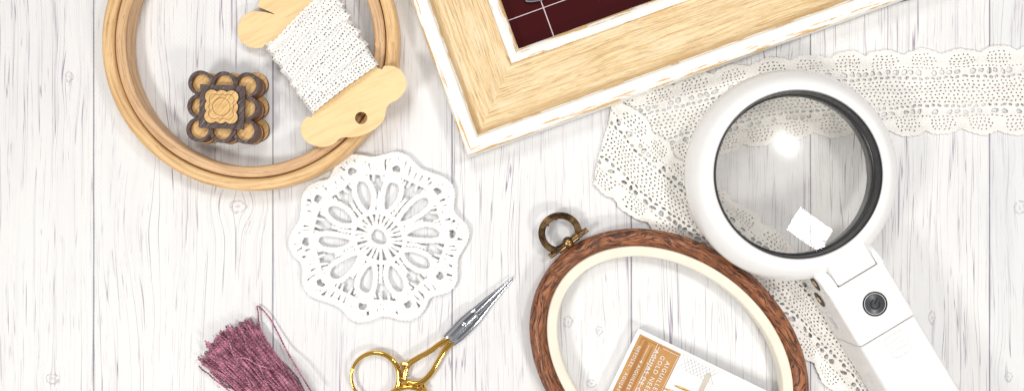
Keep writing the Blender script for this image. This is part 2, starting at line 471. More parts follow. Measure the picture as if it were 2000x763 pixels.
def blob(u, v, a, b, n=7, j=0.22, rot=0.0):
    o = []; ph = random.random() * 6
    for i in range(n):
        t_ = ph + 2 * PI * i / n; q = 1 + random.uniform(-j, j)
        x = a * q * math.cos(t_); y = b * q * math.sin(t_)
        o.append((u + x * math.cos(rot) - y * math.sin(rot), v + x * math.sin(rot) + y * math.cos(rot)))
    return np.array(o)
def lace_tile(u0, L=73.0):
    """one repeat, in strip coordinates (u along, v across)"""
    N = 24; e = lambda t, ph=0: 77 + 12 * abs(math.sin(PI * (t + ph))) ** 0.8 + 0.8 * math.sin(t * 40)
    top = [(u0 + L * i / N, e(i / N)) for i in range(N + 1)]
    bot = [(u0 + L * i / N, -e(i / N, 0.5)) for i in range(N + 1)]
    right = [(u0 + L, -89 + 178 * q / 12) for q in range(2, 11)]
    left = [(u0, -89 + 178 * q / 12) for q in range(2, 11)]
    # keep identical v on both cut edges so tiles butt
    outer = bot + right + top[::-1] + left[::-1]
    H_ = []
    def put(u, v, a, b, rot=0.0, n=7):
        u += random.uniform(-.9, .9); v += random.uniform(-.7, .7)
        u = min(max(u, a * 1.32 + 0.35), L - a * 1.32 - 0.35)
        H_.append(blob(u0 + u, v, a * random.uniform(.85, 1.15), b * random.uniform(.85, 1.15), n, 0.2, rot))
    # central net
    for r in range(-3, 4):
        for i in range(8):
            u = i * 9.125 + (6.6 if r % 2 else 2.9)
            put(u, r * 7.0, 2.3, 1.7, 0.3 * (1 if r % 2 else -1), 6)
    for s in (1, -1):
        ph = 0 if s == 1 else L / 2
        for u, w in [(6.1 + 12.17 * i, 4.2 + (0.5 if i % 2 else 0)) for i in range(6)]:
            put(u, s * 29.5, w, 3.0, random.uniform(-.3, .3), 8)
        for u, w, h in [(7.6 + 14.6 * i, 6.0, 4.9 + (i % 2) * 0.6) for i in range(5)]:
            put(u + random.uniform(-1, 1), s * 41, w, h, s * (0.35 if u < 36 else -0.35), 9)
        for u in range(4, 72, 8):
            put(u, s * 50.5, 2.2, 1.3, 0, 6)
        for v, hw in ((57.5, 19), (64, 23), (70.5, 21), (77, 13)):
            k = int(hw * 2 / 7.4)
            for i in range(k + 1):
                u = L / 2 - hw + i * (2 * hw / k) + (1.5 if int(v) % 2 else -1.5)
                uu = (u + ph) % L
                put(uu, s * v, 2.1, 1.6, 0.4, 6)
    # drop overlapping holes
    keep = []; cen = []
    for h in H_:
        c = h.mean(0); r = np.abs(h - c).max(0)
        if all((abs(c[0] - q[0][0]) > r[0] + q[1][0] + 0.7) or (abs(c[1] - q[0][1]) > r[1] + q[1][1] + 0.5) for q in cen):
            keep.append(h); cen.append((c, r))
    return outer, keep
def strip_mesh(mb, tiles, place, thick):
    """place(a (n,2), top: bool) -> world pts"""
    for outer, holes in tiles:
        lo = np.min(outer, 0); hi = np.max(outer, 0)
        loops = [np.array(outer)] + holes
        V, F = triangulate(loops)
        Vt = place(V, thick)
        q = Vt[F[0]]; fl_ = np.cross(q[1] - q[0], q[2] - q[0])[2] < 0
        mb.add(Vt, (F[:, ::-1] if fl_ else F).tolist(), V)
        for k, l in enumerate(loops):
            n = len(l); l = np.array(l)
            top = place(l, thick); bt = place(l, 0.0)
            ff = [(i, (i + 1) % n, n + (i + 1) % n, n + i) for i in range(n)]
            if k == 0: ff = [q for i, q in enumerate(ff) if not (abs(l[i][0] - l[(i + 1) % n][0]) < 1e-6 and abs(l[i][0] - lo[0]) < 1e-6 or abs(l[i][0] - l[(i + 1) % n][0]) < 1e-6 and abs(l[i][0] - hi[0]) < 1e-6)]
            mb.add(np.concatenate([top, bt]), ff, np.concatenate([l, l]))
F0 = np.array([1178.0, 268.0]); fd = np.array([-0.2425, 0.970]); fm = np.array([-0.970, -0.2425])
Apts = [(2095, 172), (1980, 174), (1850, 178), (1700, 186), (1550, 193), (1420, 212), (1300, 241), (1178, 268)]
Bpts = [(1242, 333), (1300, 383), (1362, 427), (1440, 484), (1520, 549), (1625, 650), (1718, 768), (1795, 865), (1845, 935)]
Bp = [tuple(np.array(p) - 2 * np.dot(np.array(p) - F0, fm) * fm) for p in Bpts]
path = catmull(Apts + Bp, 4.0)
pl = np.concatenate([[0], np.cumsum(np.linalg.norm(np.diff(path, axis=0), axis=1))])
tan = np.gradient(path, axis=0); tan /= np.linalg.norm(tan, axis=1, keepdims=True)
# smooth tangents
for _ in range(12): tan = (np.roll(tan, 1, 0) + tan * 2 + np.roll(tan, -1, 0)) if False else np.concatenate([tan[:1], (tan[:-2] + 2 * tan[1:-1] + tan[2:]) / 4, tan[-1:]])
tan /= np.linalg.norm(tan, axis=1, keepdims=True)
def ribbon_place(a, dz):
    u = np.clip(a[:, 0], 0, pl[-1] - 0.01); cx = np.interp(u, pl, path[:, 0]); cy = np.interp(u, pl, path[:, 1])
    tx = np.interp(u, pl, tan[:, 0]); ty = np.interp(u, pl, tan[:, 1])
    wv = (1.0 + 0.02 * np.sin(u / 47.0)) * np.interp(u, [0, 300, 900, 1150, 1250, 1800], [1.0, 0.94, 0.93, 0.84, 0.84, 0.88])
    px = cx - ty * a[:, 1] * wv * -1; py = cy + tx * a[:, 1] * wv * -1
    px = px + 1.6 * np.sin(u / 19.0 + a[:, 1] / 23.0) + 2.2 * np.sin(u / 71.0 + a[:, 1] / 40.0) + 0.8 * np.sin(a[:, 1] / 4.1 + u / 9.0); py = py + 1.5 * np.sin(u / 23.0 - a[:, 1] / 17.0) + 2.5 * np.sin(u / 97.0) + 0.8 * np.sin(u / 5.3 + a[:, 1] / 7.0)
    d = (px - F0[0]) * fm[0] + (py - F0[1]) * fm[1] + 1.2 * np.sin((px + py) / 14.0)
    dd = np.maximum(d, 0)
    px = px - 2 * dd * fm[0]; py = py - 2 * dd * fm[1]
    t_ = np.clip((d + 7) / 14, 0, 1); t_ = t_ * t_ * (3 - 2 * t_)
    near = np.exp(-(d / 40.0) ** 2) * 2.5
    z = 1.2 + 3.6 * t_ + near * t_ + 0.9 * np.sin(px / 31.0) * np.sin(py / 27.0) + 0.9
    z = np.where(t_ > 0.5, z + dz, z + dz)
    return np.stack([px - 1000, 381.5 - py, z], 1)
mb = MB(); ntile = int(pl[-1] / 73.0)
strip_mesh(mb, [lace_tile(i * 73.0) for i in range(ntile)], ribbon_place, 1.5)
tag(mb.build('lace_ribbon', lace_m, smooth=False), 'wide cream openwork lace ribbon with scalloped edges, folded back under the magnifying glass', 'lace ribbon')

# ============================================================ BOBBIN CARD
def zb(a): a = np.asarray(a); return 18 + 0.135 * (a[:, 0] - 470) + 0.085 * (a[:, 1] - 50)
def bmap(a, z):
    a = np.asarray(a, float); zz = zb(a) + z; k = (H - zz) / H
    return np.stack([(a[:, 0] - 1000) * k, (381.5 - a[:, 1]) * k, zz], 1)
ply = wood('birch plywood', (0.93, 0.69, 0.37), (0.80, 0.53, 0.25), su=110, sv=9, amount=0.7, fleck=0.35, rough=0.5, fl=(0.55, 0.30, 0.11), seed=12)
edge_ply = wood('plywood edge', (0.30, 0.15, 0.07), (0.12, 0.06, 0.03), su=20, sv=2, rough=0.6)
bob = [(738, 133), (750, 129), (766, 129), (782, 136), (791, 150), (794, 168), (787, 184), (774, 196), (761, 203), (754, 214), (752, 228), (744, 242), (728, 255), (708, 264), (688, 268), (672, 268), (662, 272), (652, 281), (632, 287), (612, 284), (597, 275), (588, 259), (589, 242), (599, 228), (612, 221),
       (560, 140), (524, 88), (513, 93), (497, 94), (482, 90), (470, 79), (464, 62), (467, 44), (477, 30), (490, 23), (505, 22.5), (518, 24), (530, 27), (534.5, 28), (535, 27.4), (534, 26.8), (524, 22), (512, 17), (504, 13), (504, 8), (508, 0), (516, -10), (530, -22), (548, -28), (556, -34), (570, -50), (590, -58), (612, -54), (628, -40), (634, -24), (690, 60)]
bp = catmull(bob, 5.0, closed=True)
# keep the notch and the body corners crisp enough
bobbin = thing('lace_card', 'pale plywood winding card with rounded ends, resting on the round hoop', 'winding card', W(630, 130, 0))
mb = MB(); prism(mb, bp, -7, 0, holes=[circle(705.5, 230.5, 12.0, 28)], bevel=0.5, fmap=bmap, side_mi=1, rot=-0.45, bottom=True)
mb.build('plywood_board', [ply, edge_ply], bobbin)
# wound lace
mb = MB()
Lp = lambda t_: np.array([532, 103]) * (1 - t_) + np.array([609, 216]) * t_
Rp = lambda t_: np.array([655, -8]) * (1 - t_) + np.array([735, 128]) * t_
bands = [(0.04, -.03, 0), (-0.02, 0.16, 1), (0.20, 0.04, 2.5), (0.22, 0.38, 1), (0.40, 0.20, 3.5), (0.44, 0.56, 2), (0.64, 0.44, 5), (0.58, 0.74, 3), (0.80, 0.62, 6), (0.80, 0.88, 3), (0.935, 0.915, 7)]
for bi, (ta, tb, lay) in enumerate(bands):
    A = Lp(ta); B = Rp(tb); d = B - A; Lw = float(np.linalg.norm(d)); d /= Lw; nn = np.array([-d[1], d[0]])
    hw = 17.0 if bi < 10 else 13.0
    ext = 9.0
    def place(a, dz, A=A, d=d, nn=nn, Lw=Lw, lay=lay, ext=ext, bi=bi):
        u = a[:, 0]; v = a[:, 1]
        q = u / Lw
        bend = 5.0 * np.sin(q * PI) * (1 if bi % 2 else -0.5)
        e = np.maximum(np.maximum(-u, u - Lw) + 4, 0)
        uc = np.clip(u, -3.5, Lw + 3.5)
        x = A[0] + d[0] * uc + nn[0] * (v + bend); y = A[1] + d[1] * uc + nn[1] * (v + bend)
        drop = np.where(e > 0, (e / 13.0) ** 2 * 22.0, 0)
        z = 3.0 + lay * 1.3 + 3.2 * np.sin(np.clip(q, 0, 1) * PI) + dz - drop + 1.2 * np.sin(u / 11.0 + bi) * np.sin(v / 9.0) + (v / 17.0) * 1.4 * (1 if bi % 2 else -1)
        return bmap(np.stack([x, y], 1), z)
    nt = int((Lw + 2 * ext) // 12) ; tl = (Lw + 2 * ext) / nt
    tiles = []
    for k in range(nt):
        u0 = -ext + k * tl; N = 6
        top = [(u0 + tl * i / N, hw + 1.8 * abs(math.sin(PI * i / N))) for i in range(N + 1)]
        bot = [(u0 + tl * i / N, -hw - 1.8 * abs(math.sin(PI * i / N))) for i in range(N + 1)]
        side = [-hw * 0.6, -hw * 0.2, hw * 0.2, hw * 0.6]
        outer = bot + [(u0 + tl, s) for s in side] + top[::-1] + [(u0, s) for s in side[::-1]]
        hs = []
        for v in (-0.72, -0.24, 0.24, 0.72):
            for uu in (0.27, 0.73):
                big = abs(v) < 0.3
                if random.random() < 0.10: continue
                hs.append(blob(u0 + tl * uu + random.uniform(-1.1, 1.1), v * hw + random.uniform(-1.5, 1.5), random.uniform(1.2, 2.3) if big else 1.5, random.uniform(1.0, 1.8) if big else 1.1, 6, 0.3, 0.5 if v > 0 else -0.5))
        tiles.append((outer, hs))
    strip_mesh(mb, tiles, place, 1.4)
# core below the bands so no board shows between
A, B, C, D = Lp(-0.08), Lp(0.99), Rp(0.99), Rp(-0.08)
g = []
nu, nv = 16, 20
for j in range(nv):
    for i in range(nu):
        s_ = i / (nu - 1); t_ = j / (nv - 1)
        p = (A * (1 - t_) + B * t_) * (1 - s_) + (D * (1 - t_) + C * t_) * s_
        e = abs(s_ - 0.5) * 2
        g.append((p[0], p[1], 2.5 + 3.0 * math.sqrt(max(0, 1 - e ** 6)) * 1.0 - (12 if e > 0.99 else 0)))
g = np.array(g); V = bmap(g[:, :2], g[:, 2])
mb.mi = 1  # darker core colour carries the shade in the gaps between turns
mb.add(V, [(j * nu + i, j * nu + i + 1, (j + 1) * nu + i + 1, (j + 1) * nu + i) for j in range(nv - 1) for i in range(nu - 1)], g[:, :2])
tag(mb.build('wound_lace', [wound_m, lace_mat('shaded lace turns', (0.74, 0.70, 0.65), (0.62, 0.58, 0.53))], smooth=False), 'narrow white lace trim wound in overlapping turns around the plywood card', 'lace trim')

# ============================================================ CROCHET DOILY
yarn = Mat('white crochet cotton'); u, v, _ = yarn.coords('UV')
hgt = (u * 2.4 + v * 1.6).sin() * 0.5 + yarn.noise(u / 1.5, v / 1.5, 0, 2) * 0.8
yarn = yarn.set(color=yarn.mix((0.94, 0.935, 0.92), (0.98, 0.975, 0.97), hgt.ss(-0.2, 0.8)), rough=0.85, bump=hgt, bstr=0.3, bdist=1.0, Specular_IOR_Level=0.1)
dc = np.array([742.0, 463.0])
mb = MB()
def pol(r, a, wob=True):
    r = r * 1.0; x = dc[0] + r * math.cos(a); y = dc[1] + r * math.sin(a) * 0.97
    if wob: x += 2.6 * math.sin(y / 19.0 + 1.0) + 2 * math.sin(y / 47.0); y += 2.6 * math.sin(x / 17.0)
    return np.array([x, y])
def stitch(p, q, w, z=4.0, lift=2.0):
    z = z + 3.0
    """a teardrop stitch between two plan points"""
    p = np.array(p); q = np.array(q); mid = (p + q) / 2; d = q - p; n = np.array([-d[1], d[0]]); n = n / (np.linalg.norm(n) + 1e-6)
    mid = mid + n * random.uniform(-.8, .8)
    P = [(*W(p[0], p[1])[:2], z - 1), (*W(*(p * .7 + mid * .3))[:2], z + lift * 0.7), (*W(mid[0], mid[1])[:2], z + lift), (*W(*(q * .7 + mid * .3))[:2], z + lift * 0.7), (*W(q[0], q[1])[:2], z - 1)]
    tube(mb, P, np.array([0.7, 1.1, 1.22, 1.1, 0.7]) * w, 6, flat=0.8)
def chain(P, w, step, closed=False, z=4.0):
    P = np.asarray(P, float)
    if closed: P = np.concatenate([P, P[:1]])
    L = np.concatenate([[0], np.cumsum(np.linalg.norm(np.diff(P, axis=0), axis=1))])
    n = max(2, int(round(L[-1] / step))); s = np.linspace(0, L[-1], n + 1)
    Q = np.stack([np.interp(s, L, P[:, 0]), np.interp(s, L, P[:, 1])], 1)
    T = np.gradient(Q, axis=0); T /= np.linalg.norm(T, axis=1, keepdims=True) + 1e-6; N = np.stack([-T[:, 1], T[:, 0]], 1)
    # an under-cord keeps the row solid
    tube(mb, [(*W(q[0], q[1])[:2], z + 1.5) for q in Q], w * 0.42, 6, caps=False)
    for i in range(n):
        for sd in (1, -1):
            a = Q[i] + N[i] * sd * w * 0.12; b = Q[i + 1] + N[i + 1] * sd * w * 0.42 + T[i] * step * 0.25
            stitch(a, b, w * 0.27 * random.uniform(.9, 1.12), z, 1.6)
A0 = math.radians(-4)
chain([pol(19 * (1 + 0.06 * math.sin(3 * a)), a) for a in np.linspace(0, 2 * PI, 24, endpoint=False)], 7.5, 6, True, 5)
for k in range(26):
    a = 2 * PI * k / 26 + random.uniform(-.03, .03)
    stitch(pol(21, a), pol(35, a + .03), 2.6, 4.5); stitch(pol(33, a + .02), pol(49, a + random.uniform(-.07, .09)), 3.3, 4.5)
chain([pol(50, a) for a in np.linspace(0, 2 * PI, 60, endpoint=False)], 8, 6.5, True, 5)
tips = []
for k in range(10):
    a0 = A0 + k * 2 * PI / 10 + random.uniform(-.03, .03); tips.append(a0)
    ln = random.uniform(33, 38); wd = random.uniform(15.5, 18.5)
    loop = []
    for t_ in np.linspace(0, 2 * PI, 30, endpoint=False):
        rr = 87 + ln * math.cos(t_); tt = wd * math.sin(t_) * (1.0 + 0.25 * math.cos(t_))
        loop.append(pol(math.hypot(rr, tt), a0 + math.atan2(tt, rr)))
    chain(loop, 9.5, 6.4, True, 5)
    for t_ in np.linspace(-0.95, 0.95, 9):      # double crochets around the petal's outer end
        r1 = 87 + (ln + 3) * math.cos(t_); q1 = (wd + 3) * math.sin(t_); r2 = 87 + (ln + 13) * math.cos(t_ * .8); q2 = (wd + 9) * math.sin(t_)
        stitch(pol(math.hypot(r1, q1), a0 + math.atan2(q1, r1)), pol(math.hypot(r2, q2), a0 + math.atan2(q2, r2)), 2.5, 5)
    am = a0 + PI / 10
    chain([pol(54, am), pol(70, am), pol(92, am + .02)], 6, 6, False, 4)
    for da in (-.055, .055): stitch(pol(112, am + da * 1.5), pol(128, am + da), 2.6, 4.5)
tips = np.array(tips)
def tipness(a): return max(math.cos(10 * (a - A0)), -1)
chain([pol(131 + 2.5 * tipness(a), a) for a in np.linspace(0, 2 * PI, 150, endpoint=False)], 8, 6.3, True, 5)
Rout = lambda a: 162 + 9.5 * tipness(a) + 1.5 * math.sin(3 * a)
for k in range(150):
    a = 2 * PI * k / 150 + random.uniform(-.008, .008)
    d = (a - A0 + PI / 10) % (2 * PI / 10) - PI / 10
    if abs(d) < 0.068: 
        continue
    stitch(pol(133, a), pol(148, a + random.uniform(-.02, .02)), 2.9, 4.5, 2.4); stitch(pol(146, a), pol(Rout(a) - 4, a + random.uniform(-.03, .03)), 2.9, 4.5, 2.4)
for a0 in [A0 + k * 2 * PI / 10 for k in range(10)]:
    chain([pol(134, a0 - .075), pol(144, a0 - .085), pol(152, a0 - .05), pol(154, a0), pol(152, a0 + .05), pol(144, a0 + .085), pol(134, a0 + .075)], 6, 5.5, False, 5)
    for da in (-.05, -.017, .017, .05): stitch(pol(155, a0 + da), pol(Rout(a0) - 3, a0 + da * 1.3), 2.8, 5)
chain([pol(Rout(a), a) for a in np.linspace(0, 2 * PI, 200, endpoint=False)], 9.5, 6.8, True, 5)
tag(mb.build('crochet_doily', yarn, sharp=180), 'round white crochet doily with ten petals and a scalloped edge, below the round hoop', 'doily')

# ============================================================ TASSEL
tm = Mat('mauve floss'); u, v, _ = tm.coords('UV'); vx, vy, vz = tm.coords('Object', 1 / S)
nz = tm.noise(vx / 20, vy / 20, vz / 5, 1) + ((u * 0.785).sin() * 0.06)  # the sine puts twist highlights into the thread colour
tm = tm.set(color=tm.mix((0.18, 0.028, 0.068), (0.60, 0.22, 0.34), nz.ss(0.3, 0.75)), rough=0.3, Specular_IOR_Level=0.8, Sheen_Weight=0.4)
mb = MB()
def floss(P, r=1.0, off=0.85, pitch=12.0, n=5):
    """two-ply twisted thread along P"""
    P = np.asarray(P, float)
    L = np.concatenate([[0], np.cumsum(np.linalg.norm(np.diff(P, axis=0), axis=1))])
    m = max(6, int(L[-1] / 1.9)); s = np.linspace(0, L[-1], m)
    Q = np.stack([np.interp(s, L, P[:, i]) for i in range(3)], 1)
    T, B, N = frames(Q, False); ph = random.random() * 6
    for k in (0, PI):
        a = s / pitch * 2 * PI + ph + k
        tube(mb, Q + off * (np.cos(a)[:, None] * B + np.sin(a)[:, None] * N), r, n, caps=True)
ax = np.array([0.62, 0.785]); nx = np.array([0.785, -0.62])   # along the tassel, across it (photo plane, y down)
tie = np.array([655.0, 893.0])
for k in range(380):
    while True:
        t_, h_ = random.uniform(-1, 1), random.uniform(0, 1)
        if t_ * t_ + h_ * h_ < 1.02: break
    tipc = np.array([443.0, 667.0]) + nx * (69 * t_) + ax * (16 * t_ * t_ - 8) + ax * random.gauss(0, 7)
    hb = 3 + 40 * h_
    mid1 = tie * 0.45 + tipc * 0.55 + nx * (t_ * 9 + random.uniform(-5, 5)); mid2 = tie * 0.75 + tipc * 0.25 + nx * (t_ * 4 + random.uniform(-4, 4))
    st = tie + nx * t_ * 26
    q = 0.2 * tie + 0.8 * tipc + nx * random.uniform(-6, 6)
    pts = [(*st, 8 + 36 * h_), (*mid2, 6 + 44 * h_), (*mid1, 4 + 46 * h_ + random.uniform(-2, 2)), (*q, 3 + 38 * h_ + random.uniform(-2, 3)), (*tipc, 3 + 26 * h_)]
    C = catmull(pts, 12.0); C[:, :2] += np.cumsum(rng.normal(0, 0.6, (len(C), 2)), 0) + rng.normal(0, 0.25, (len(C), 2))
    k_ = (H - C[:, 2]) / H
    floss(np.stack([(C[:, 0] - 1000) * k_, (381.5 - C[:, 1]) * k_, C[:, 2]], 1))
for pts in ([(612, 770, 36), (582, 722, 30), (560, 684, 16), (543, 650, 10), (528, 622, 8), (512, 603, 7), (502, 597, 7), (504, 608, 6), (505, 627, 6), (509, 648, 8), (518, 670, 16), (535, 700, 26)],
            [(410, 725, 10), (425, 738, 4), (438, 752, 3), (455, 758, 4), (480, 766, 10), (500, 790, 20)],
            [(445, 655, 34), (455, 690, 42), (468, 712, 46), (490, 735, 48), (520, 780, 48)],
            [(455, 702, 44), (478, 698, 47), (505, 712, 48), (545, 728, 48), (580, 772, 46)],
            [(470, 640, 30), (482, 672, 40), (500, 700, 46), (520, 745, 48), (540, 790, 46)],
            [(400, 690, 20), (430, 700, 34), (470, 722, 44), (496, 762, 46)]):
    C = catmull(pts, 6.0); k_ = (H - C[:, 2]) / H
    floss(np.stack([(C[:, 0] - 1000) * k_, (381.5 - C[:, 1]) * k_, C[:, 2]], 1))
for k in range(60):
    t_ = random.uniform(-1, 1); p = np.array([443.0, 667.0]) + nx * (66 * t_) + ax * (16 * t_ * t_ - 8 + random.uniform(-10, 60)); z_ = random.uniform(4, 42)
    d_ = -ax * random.uniform(5, 14) + nx * random.uniform(-9, 9)
    C = np.array([(*p, z_), (*(p + d_ * .5 + nx * random.uniform(-2, 2)), z_ + 2), (*(p + d_), z_ + random.uniform(-3, 3))]); k_ = (H - C[:, 2]) / H
    tube(mb, np.stack([(C[:, 0] - 1000) * k_, (381.5 - C[:, 1]) * k_, C[:, 2]], 1), 0.45, 4)
tag(mb.build('tassel', tm, sharp=180), 'mauve tassel of twisted shiny threads with one stray loop', 'tassel')

# ============================================================ SCISSORS
gold = plain('polished gold', (0.86, 0.52, 0.11), 0.09, 1.0, var=0.04)
chrome = plain('chrome', (0.62, 0.645, 0.70), 0.15, 1.0, var=0.03)
sz = thing('scissors', 'small embroidery scissors with gold handles and silver blades, point towards the doily edge', 'scissors', W(850, 680, 0))
def P3(l): return np.array([W(*p) for p in l])
def handle(ring_c, rr, shank, name, zr, nsh):
    mb = MB()
    a = np.linspace(0, 2 * PI, 64, endpoint=False)
    P = np.array([W(ring_c[0] + rr[0] * math.cos(t_), ring_c[1] + rr[1] * math.sin(t_), zr) for t_ in a])
    tube(mb, P, 4.1 + 1.1 * np.sin(a * 1.0 + nsh), 12, closed=True, flat=0.9)
    C = catmull(shank, 4.0); tube(mb, P3(C), np.interp(np.linspace(0, 1, len(C)), [0, 0.35, 0.8, 1], [6.2, 5.0, 5.6, 5.0]), 12, flat=0.85)
    return mb
mb = handle((733, 735), (47, 47), [(878, 660, 14), (858, 672, 15), (838, 686, 15), (818, 697, 14), (803, 706, 13), (795, 715, 12), (791, 728, 12), (789, 739, 11)], 'h', 13, 2.0)
tube(mb, P3(catmull([(782, 712, 13), (788, 710, 13), (797, 711, 13)], 3)), 4.2, 8)
mb.build('handle', gold, sz)
mb = handle((797, 805), (50, 50), [(884, 666, 8), (868, 684, 9), (856, 704, 10), (846, 722, 10), (835, 736, 10), (822, 746, 11), (806, 748, 11), (797, 744, 10)], 'h', 11, 4.0)
tube(mb, P3(catmull([(800, 742, 10), (790, 748, 10), (780, 757, 10), (765, 776, 11)], 3)), 4.0, 8)
tube(mb, P3(catmull([(826, 746, 11), (826, 753, 11), (832, 762, 11)], 3)), 4.6, 8)
mb.build('handle', gold, sz)
mb = MB()
tube(mb, P3(catmull([(872, 662, 13), (882, 654, 13.5), (905, 630, 14), (930, 607, 13)], 3)), np.interp(np.linspace(0, 1, len(catmull([(872, 662, 13), (882, 654, 13.5), (905, 630, 14), (930, 607, 13)], 3))), [0, .1, .6, .92, 1], [9, 11.5, 11.5, 10.5, 8]), 14, flat=0.5)
tube(mb, P3(catmull([(922, 612, 9), (946, 590, 9), (975, 564, 8), (1002, 539, 6)], 3)), np.interp(np.linspace(0, 1, len(catmull([(922, 612, 9), (946, 590, 9), (975, 564, 8), (1002, 539, 6)], 3))), [0, .3, .6, .95, 1], [7.5, 5.8, 3.8, 1.4, 0.6]), 10, flat=0.45)
mb.build('blade', chrome, sz, sharp=50)
mb = MB()
C = catmull([(880, 672, 7), (900, 655, 7), (925, 631, 7), (950, 602, 6), (975, 574, 5), (1003, 542, 4)], 3)
tube(mb, P3(C), np.interp(np.linspace(0, 1, len(C)), [0, .1, .45, .6, .95, 1], [6, 8.5, 7, 4.2, 1.4, 0.6]), 10, flat=0.5)
mb.build('blade', chrome, sz, sharp=50)
mb = MB(); c = W(906, 633, 19); lathe(mb, (c[0], c[1], 19), [(5.6, -1), (5.4, 1.2), (4.2, 2.4), (0.01, 2.8)], 20)
scw = mb.build('pivot_screw', chrome, sz)
mb = MB(); prism(mb, rrect(906, 632.4, 8, 1.3, 0.3, 0.8), 21.2, 22.1); mb.build('slot', plain('screw slot', (0.05, 0.04, 0.04), 0.6), scw)

# ============================================================ PICTURE FRAME
def frame_paint(name):
    m = Mat(name); u, v, _ = m.coords('UV')   # u along rail, v across lip from its outer edge
    return m
oak = Mat('limed oak'); u, v, _ = oak.coords('UV')
vv = v + (oak.noise(u / 240, v / 40, 2.0) - 0.5) * 22
n1 = oak.noise(u / 130, vv / 4.0, 0, 4, 0.62); n2 = oak.noise(u / 45, vv / 1.5, 7.0, 3, 0.65); n3 = oak.noise(u / 120, v / 26, 4.0, 2)
c = oak.mix((0.90, 0.71, 0.43), (0.70, 0.47, 0.22), n1.ss(0.40, 0.66))
c = oak.mix(c, (0.34, 0.19, 0.08), n2.ss(0.55, 0.66) * 0.75)
n5 = oak.noise(u / 24, vv / 0.9, 17.0, 3, 0.7)
c = oak.mix(c, (0.42, 0.25, 0.11), n5.ss(0.56, 0.68) * 0.6)
c = oak.mix(c, (0.93, 0.80, 0.58), n3.ss(0.5, 0.75) * 0.4)
c = oak.mix(c, (0.52, 0.30, 0.10), v.ss(14.0, 2.0) * (n1 * 0.9 + 0.1))  # shadow beside the outer lip painted into the wood colour
oak = oak.set(color=c, rough=0.55, bump=(n2 * -1.0) + n1 * -0.6, bstr=0.7, bdist=1.8)
def paintmat(name, edges, amt):
    m = Mat(name); u, v, _ = m.coords('UV')
    w = None
    for e, wd, th in edges:
        n = m.noise(u / 55, v / 5.0, e * 1.7, 4, 0.6)
        k = ((v - float(e)).abs() + (n - th) * -38.0).ss(wd + 0.5, wd - 0.5)
        w = k if w is None else w.max(k)
    nn = m.noise(u / 3, v / 3, 2.0, 2); f = m.noise(u / 60, v / 9, 8.0, 3)
    c = m.mix((0.94, 0.915, 0.86), (0.90, 0.85, 0.76), f.ss(0.5, 0.8))
    wear = m.mix((0.66, 0.38, 0.13), (0.80, 0.56, 0.28), nn.ss(0.3, 0.7))
    c = m.mix(c, wear, w.clamp())
    return m.set(color=c, rough=0.5, bump=(w * -1.0) + nn * 0.1, bstr=0.5, bdist=1.2)
# v is the running length of the profile
white_out = paintmat('distressed white paint outer', [(52.0, 2.2, 0.53), (60.5, 1.4, 0.58), (85.5, 1.2, 0.56), (93.0, 1.4, 0.50)], 1)
white_in = paintmat('distressed white paint inner', [(2.0, 1.8, 0.50), (28.5, 4.5, 0.54)], 1)
fc = np.array(W(913, 306, 56)); ang = math.radians(19.9)
e1 = np.array([math.cos(ang), math.sin(ang)]); e2 = np.array([-math.sin(ang), math.cos(ang)])
fr = thing('picture_frame', 'large picture frame of pale oak with distressed white inner and outer edges', 'picture frame', (fc[0] + e1[0] * 500 + e2[0] * 350, fc[1] + e1[1] * 500 + e2[1] * 350, 0))
FL, FW = 1180.0, 900.0
prof_out = [(0, 3), (0, 50), (1.2, 54.5), (4, 57.5), (8, 59), (26, 59), (29, 57.5), (30.5, 54), (30.8, 50.5), (32.8, 50), (33.2, 44)]
prof_pan = [(33.4, 44.5), (38, 43), (46, 42.2), (80, 41.6), (120, 41.2), (136.6, 41)]
prof_in = [(136.8, 40), (137, 44.5), (139, 46.6), (142, 47), (150, 45.0), (158, 41.5), (161, 38), (161.5, 24), (161.6, 6)]
def rail(mb, prof, side):
    c4 = [(0, 0), (FL, 0), (FL, FW), (0, FW)]; a = np.array(c4[side], float); b = np.array(c4[(side + 1) % 4], float)
    t_ = (b - a) / np.linalg.norm(b - a); n = np.array([-t_[1], t_[0]]); L = np.linalg.norm(b - a)
    V = []; UV = []; q = 0; k = len(prof); M_ = 40
    ql = [0]
    for i in range(1, k): ql.append(ql[-1] + math.dist(prof[i], prof[i - 1]))
    for j in range(M_ + 1):
        for i, (d, z) in enumerate(prof):
            s = d + (L - 2 * d) * j / M_; p = a + t_ * s + n * d
            w_ = fc[:2] + e1 * p[0] + e2 * p[1]
            V.append((w_[0], w_[1], z)); UV.append((s + side * 700, ql[i]))
    mb.add(V, [(j * k + i, j * k + i + 1, (j + 1) * k + i + 1, (j + 1) * k + i)[::-1] for j in range(M_) for i in range(k - 1)], UV)
for side in range(4):
    mb = MB(); rail(mb, prof_pan, side); ra = mb.build('rail', oak, fr, sharp=30)
    mb = MB(); rail(mb, prof_out, side); mb.build('outer_lip', white_out, ra, sharp=50)
    mb = MB(); rail(mb, prof_in, side); mb.build('inner_lip', white_in, ra, sharp=50)
pm = Mat('dark red velvet print'); x, y, z = pm.coords('Object', 1 / S)
n = pm.noise(x / 60, y / 60, 0, 3); dst = pm.noise(x / 2.2, y / 2.2, 3.0, 2, 0.8).ss(0.74, 0.80); fz = pm.noise(x / 1.4, y / 1.4, 9.0, 2)
c = pm.mix((0.009, 0.002, 0.003), (0.045, 0.002, 0.0035), (n + x * 0.0016 + 0.72).ss(0.36, 0.60)); c = pm.mix(c, (0.22, 0.04, 0.05), fz.ss(0.5, 0.8) * 0.10)
c = pm.mix(c, (0.55, 0.42, 0.42), dst * 0.6)
pm = pm.set(color=c, rough=0.5, Specular_IOR_Level=0.08)
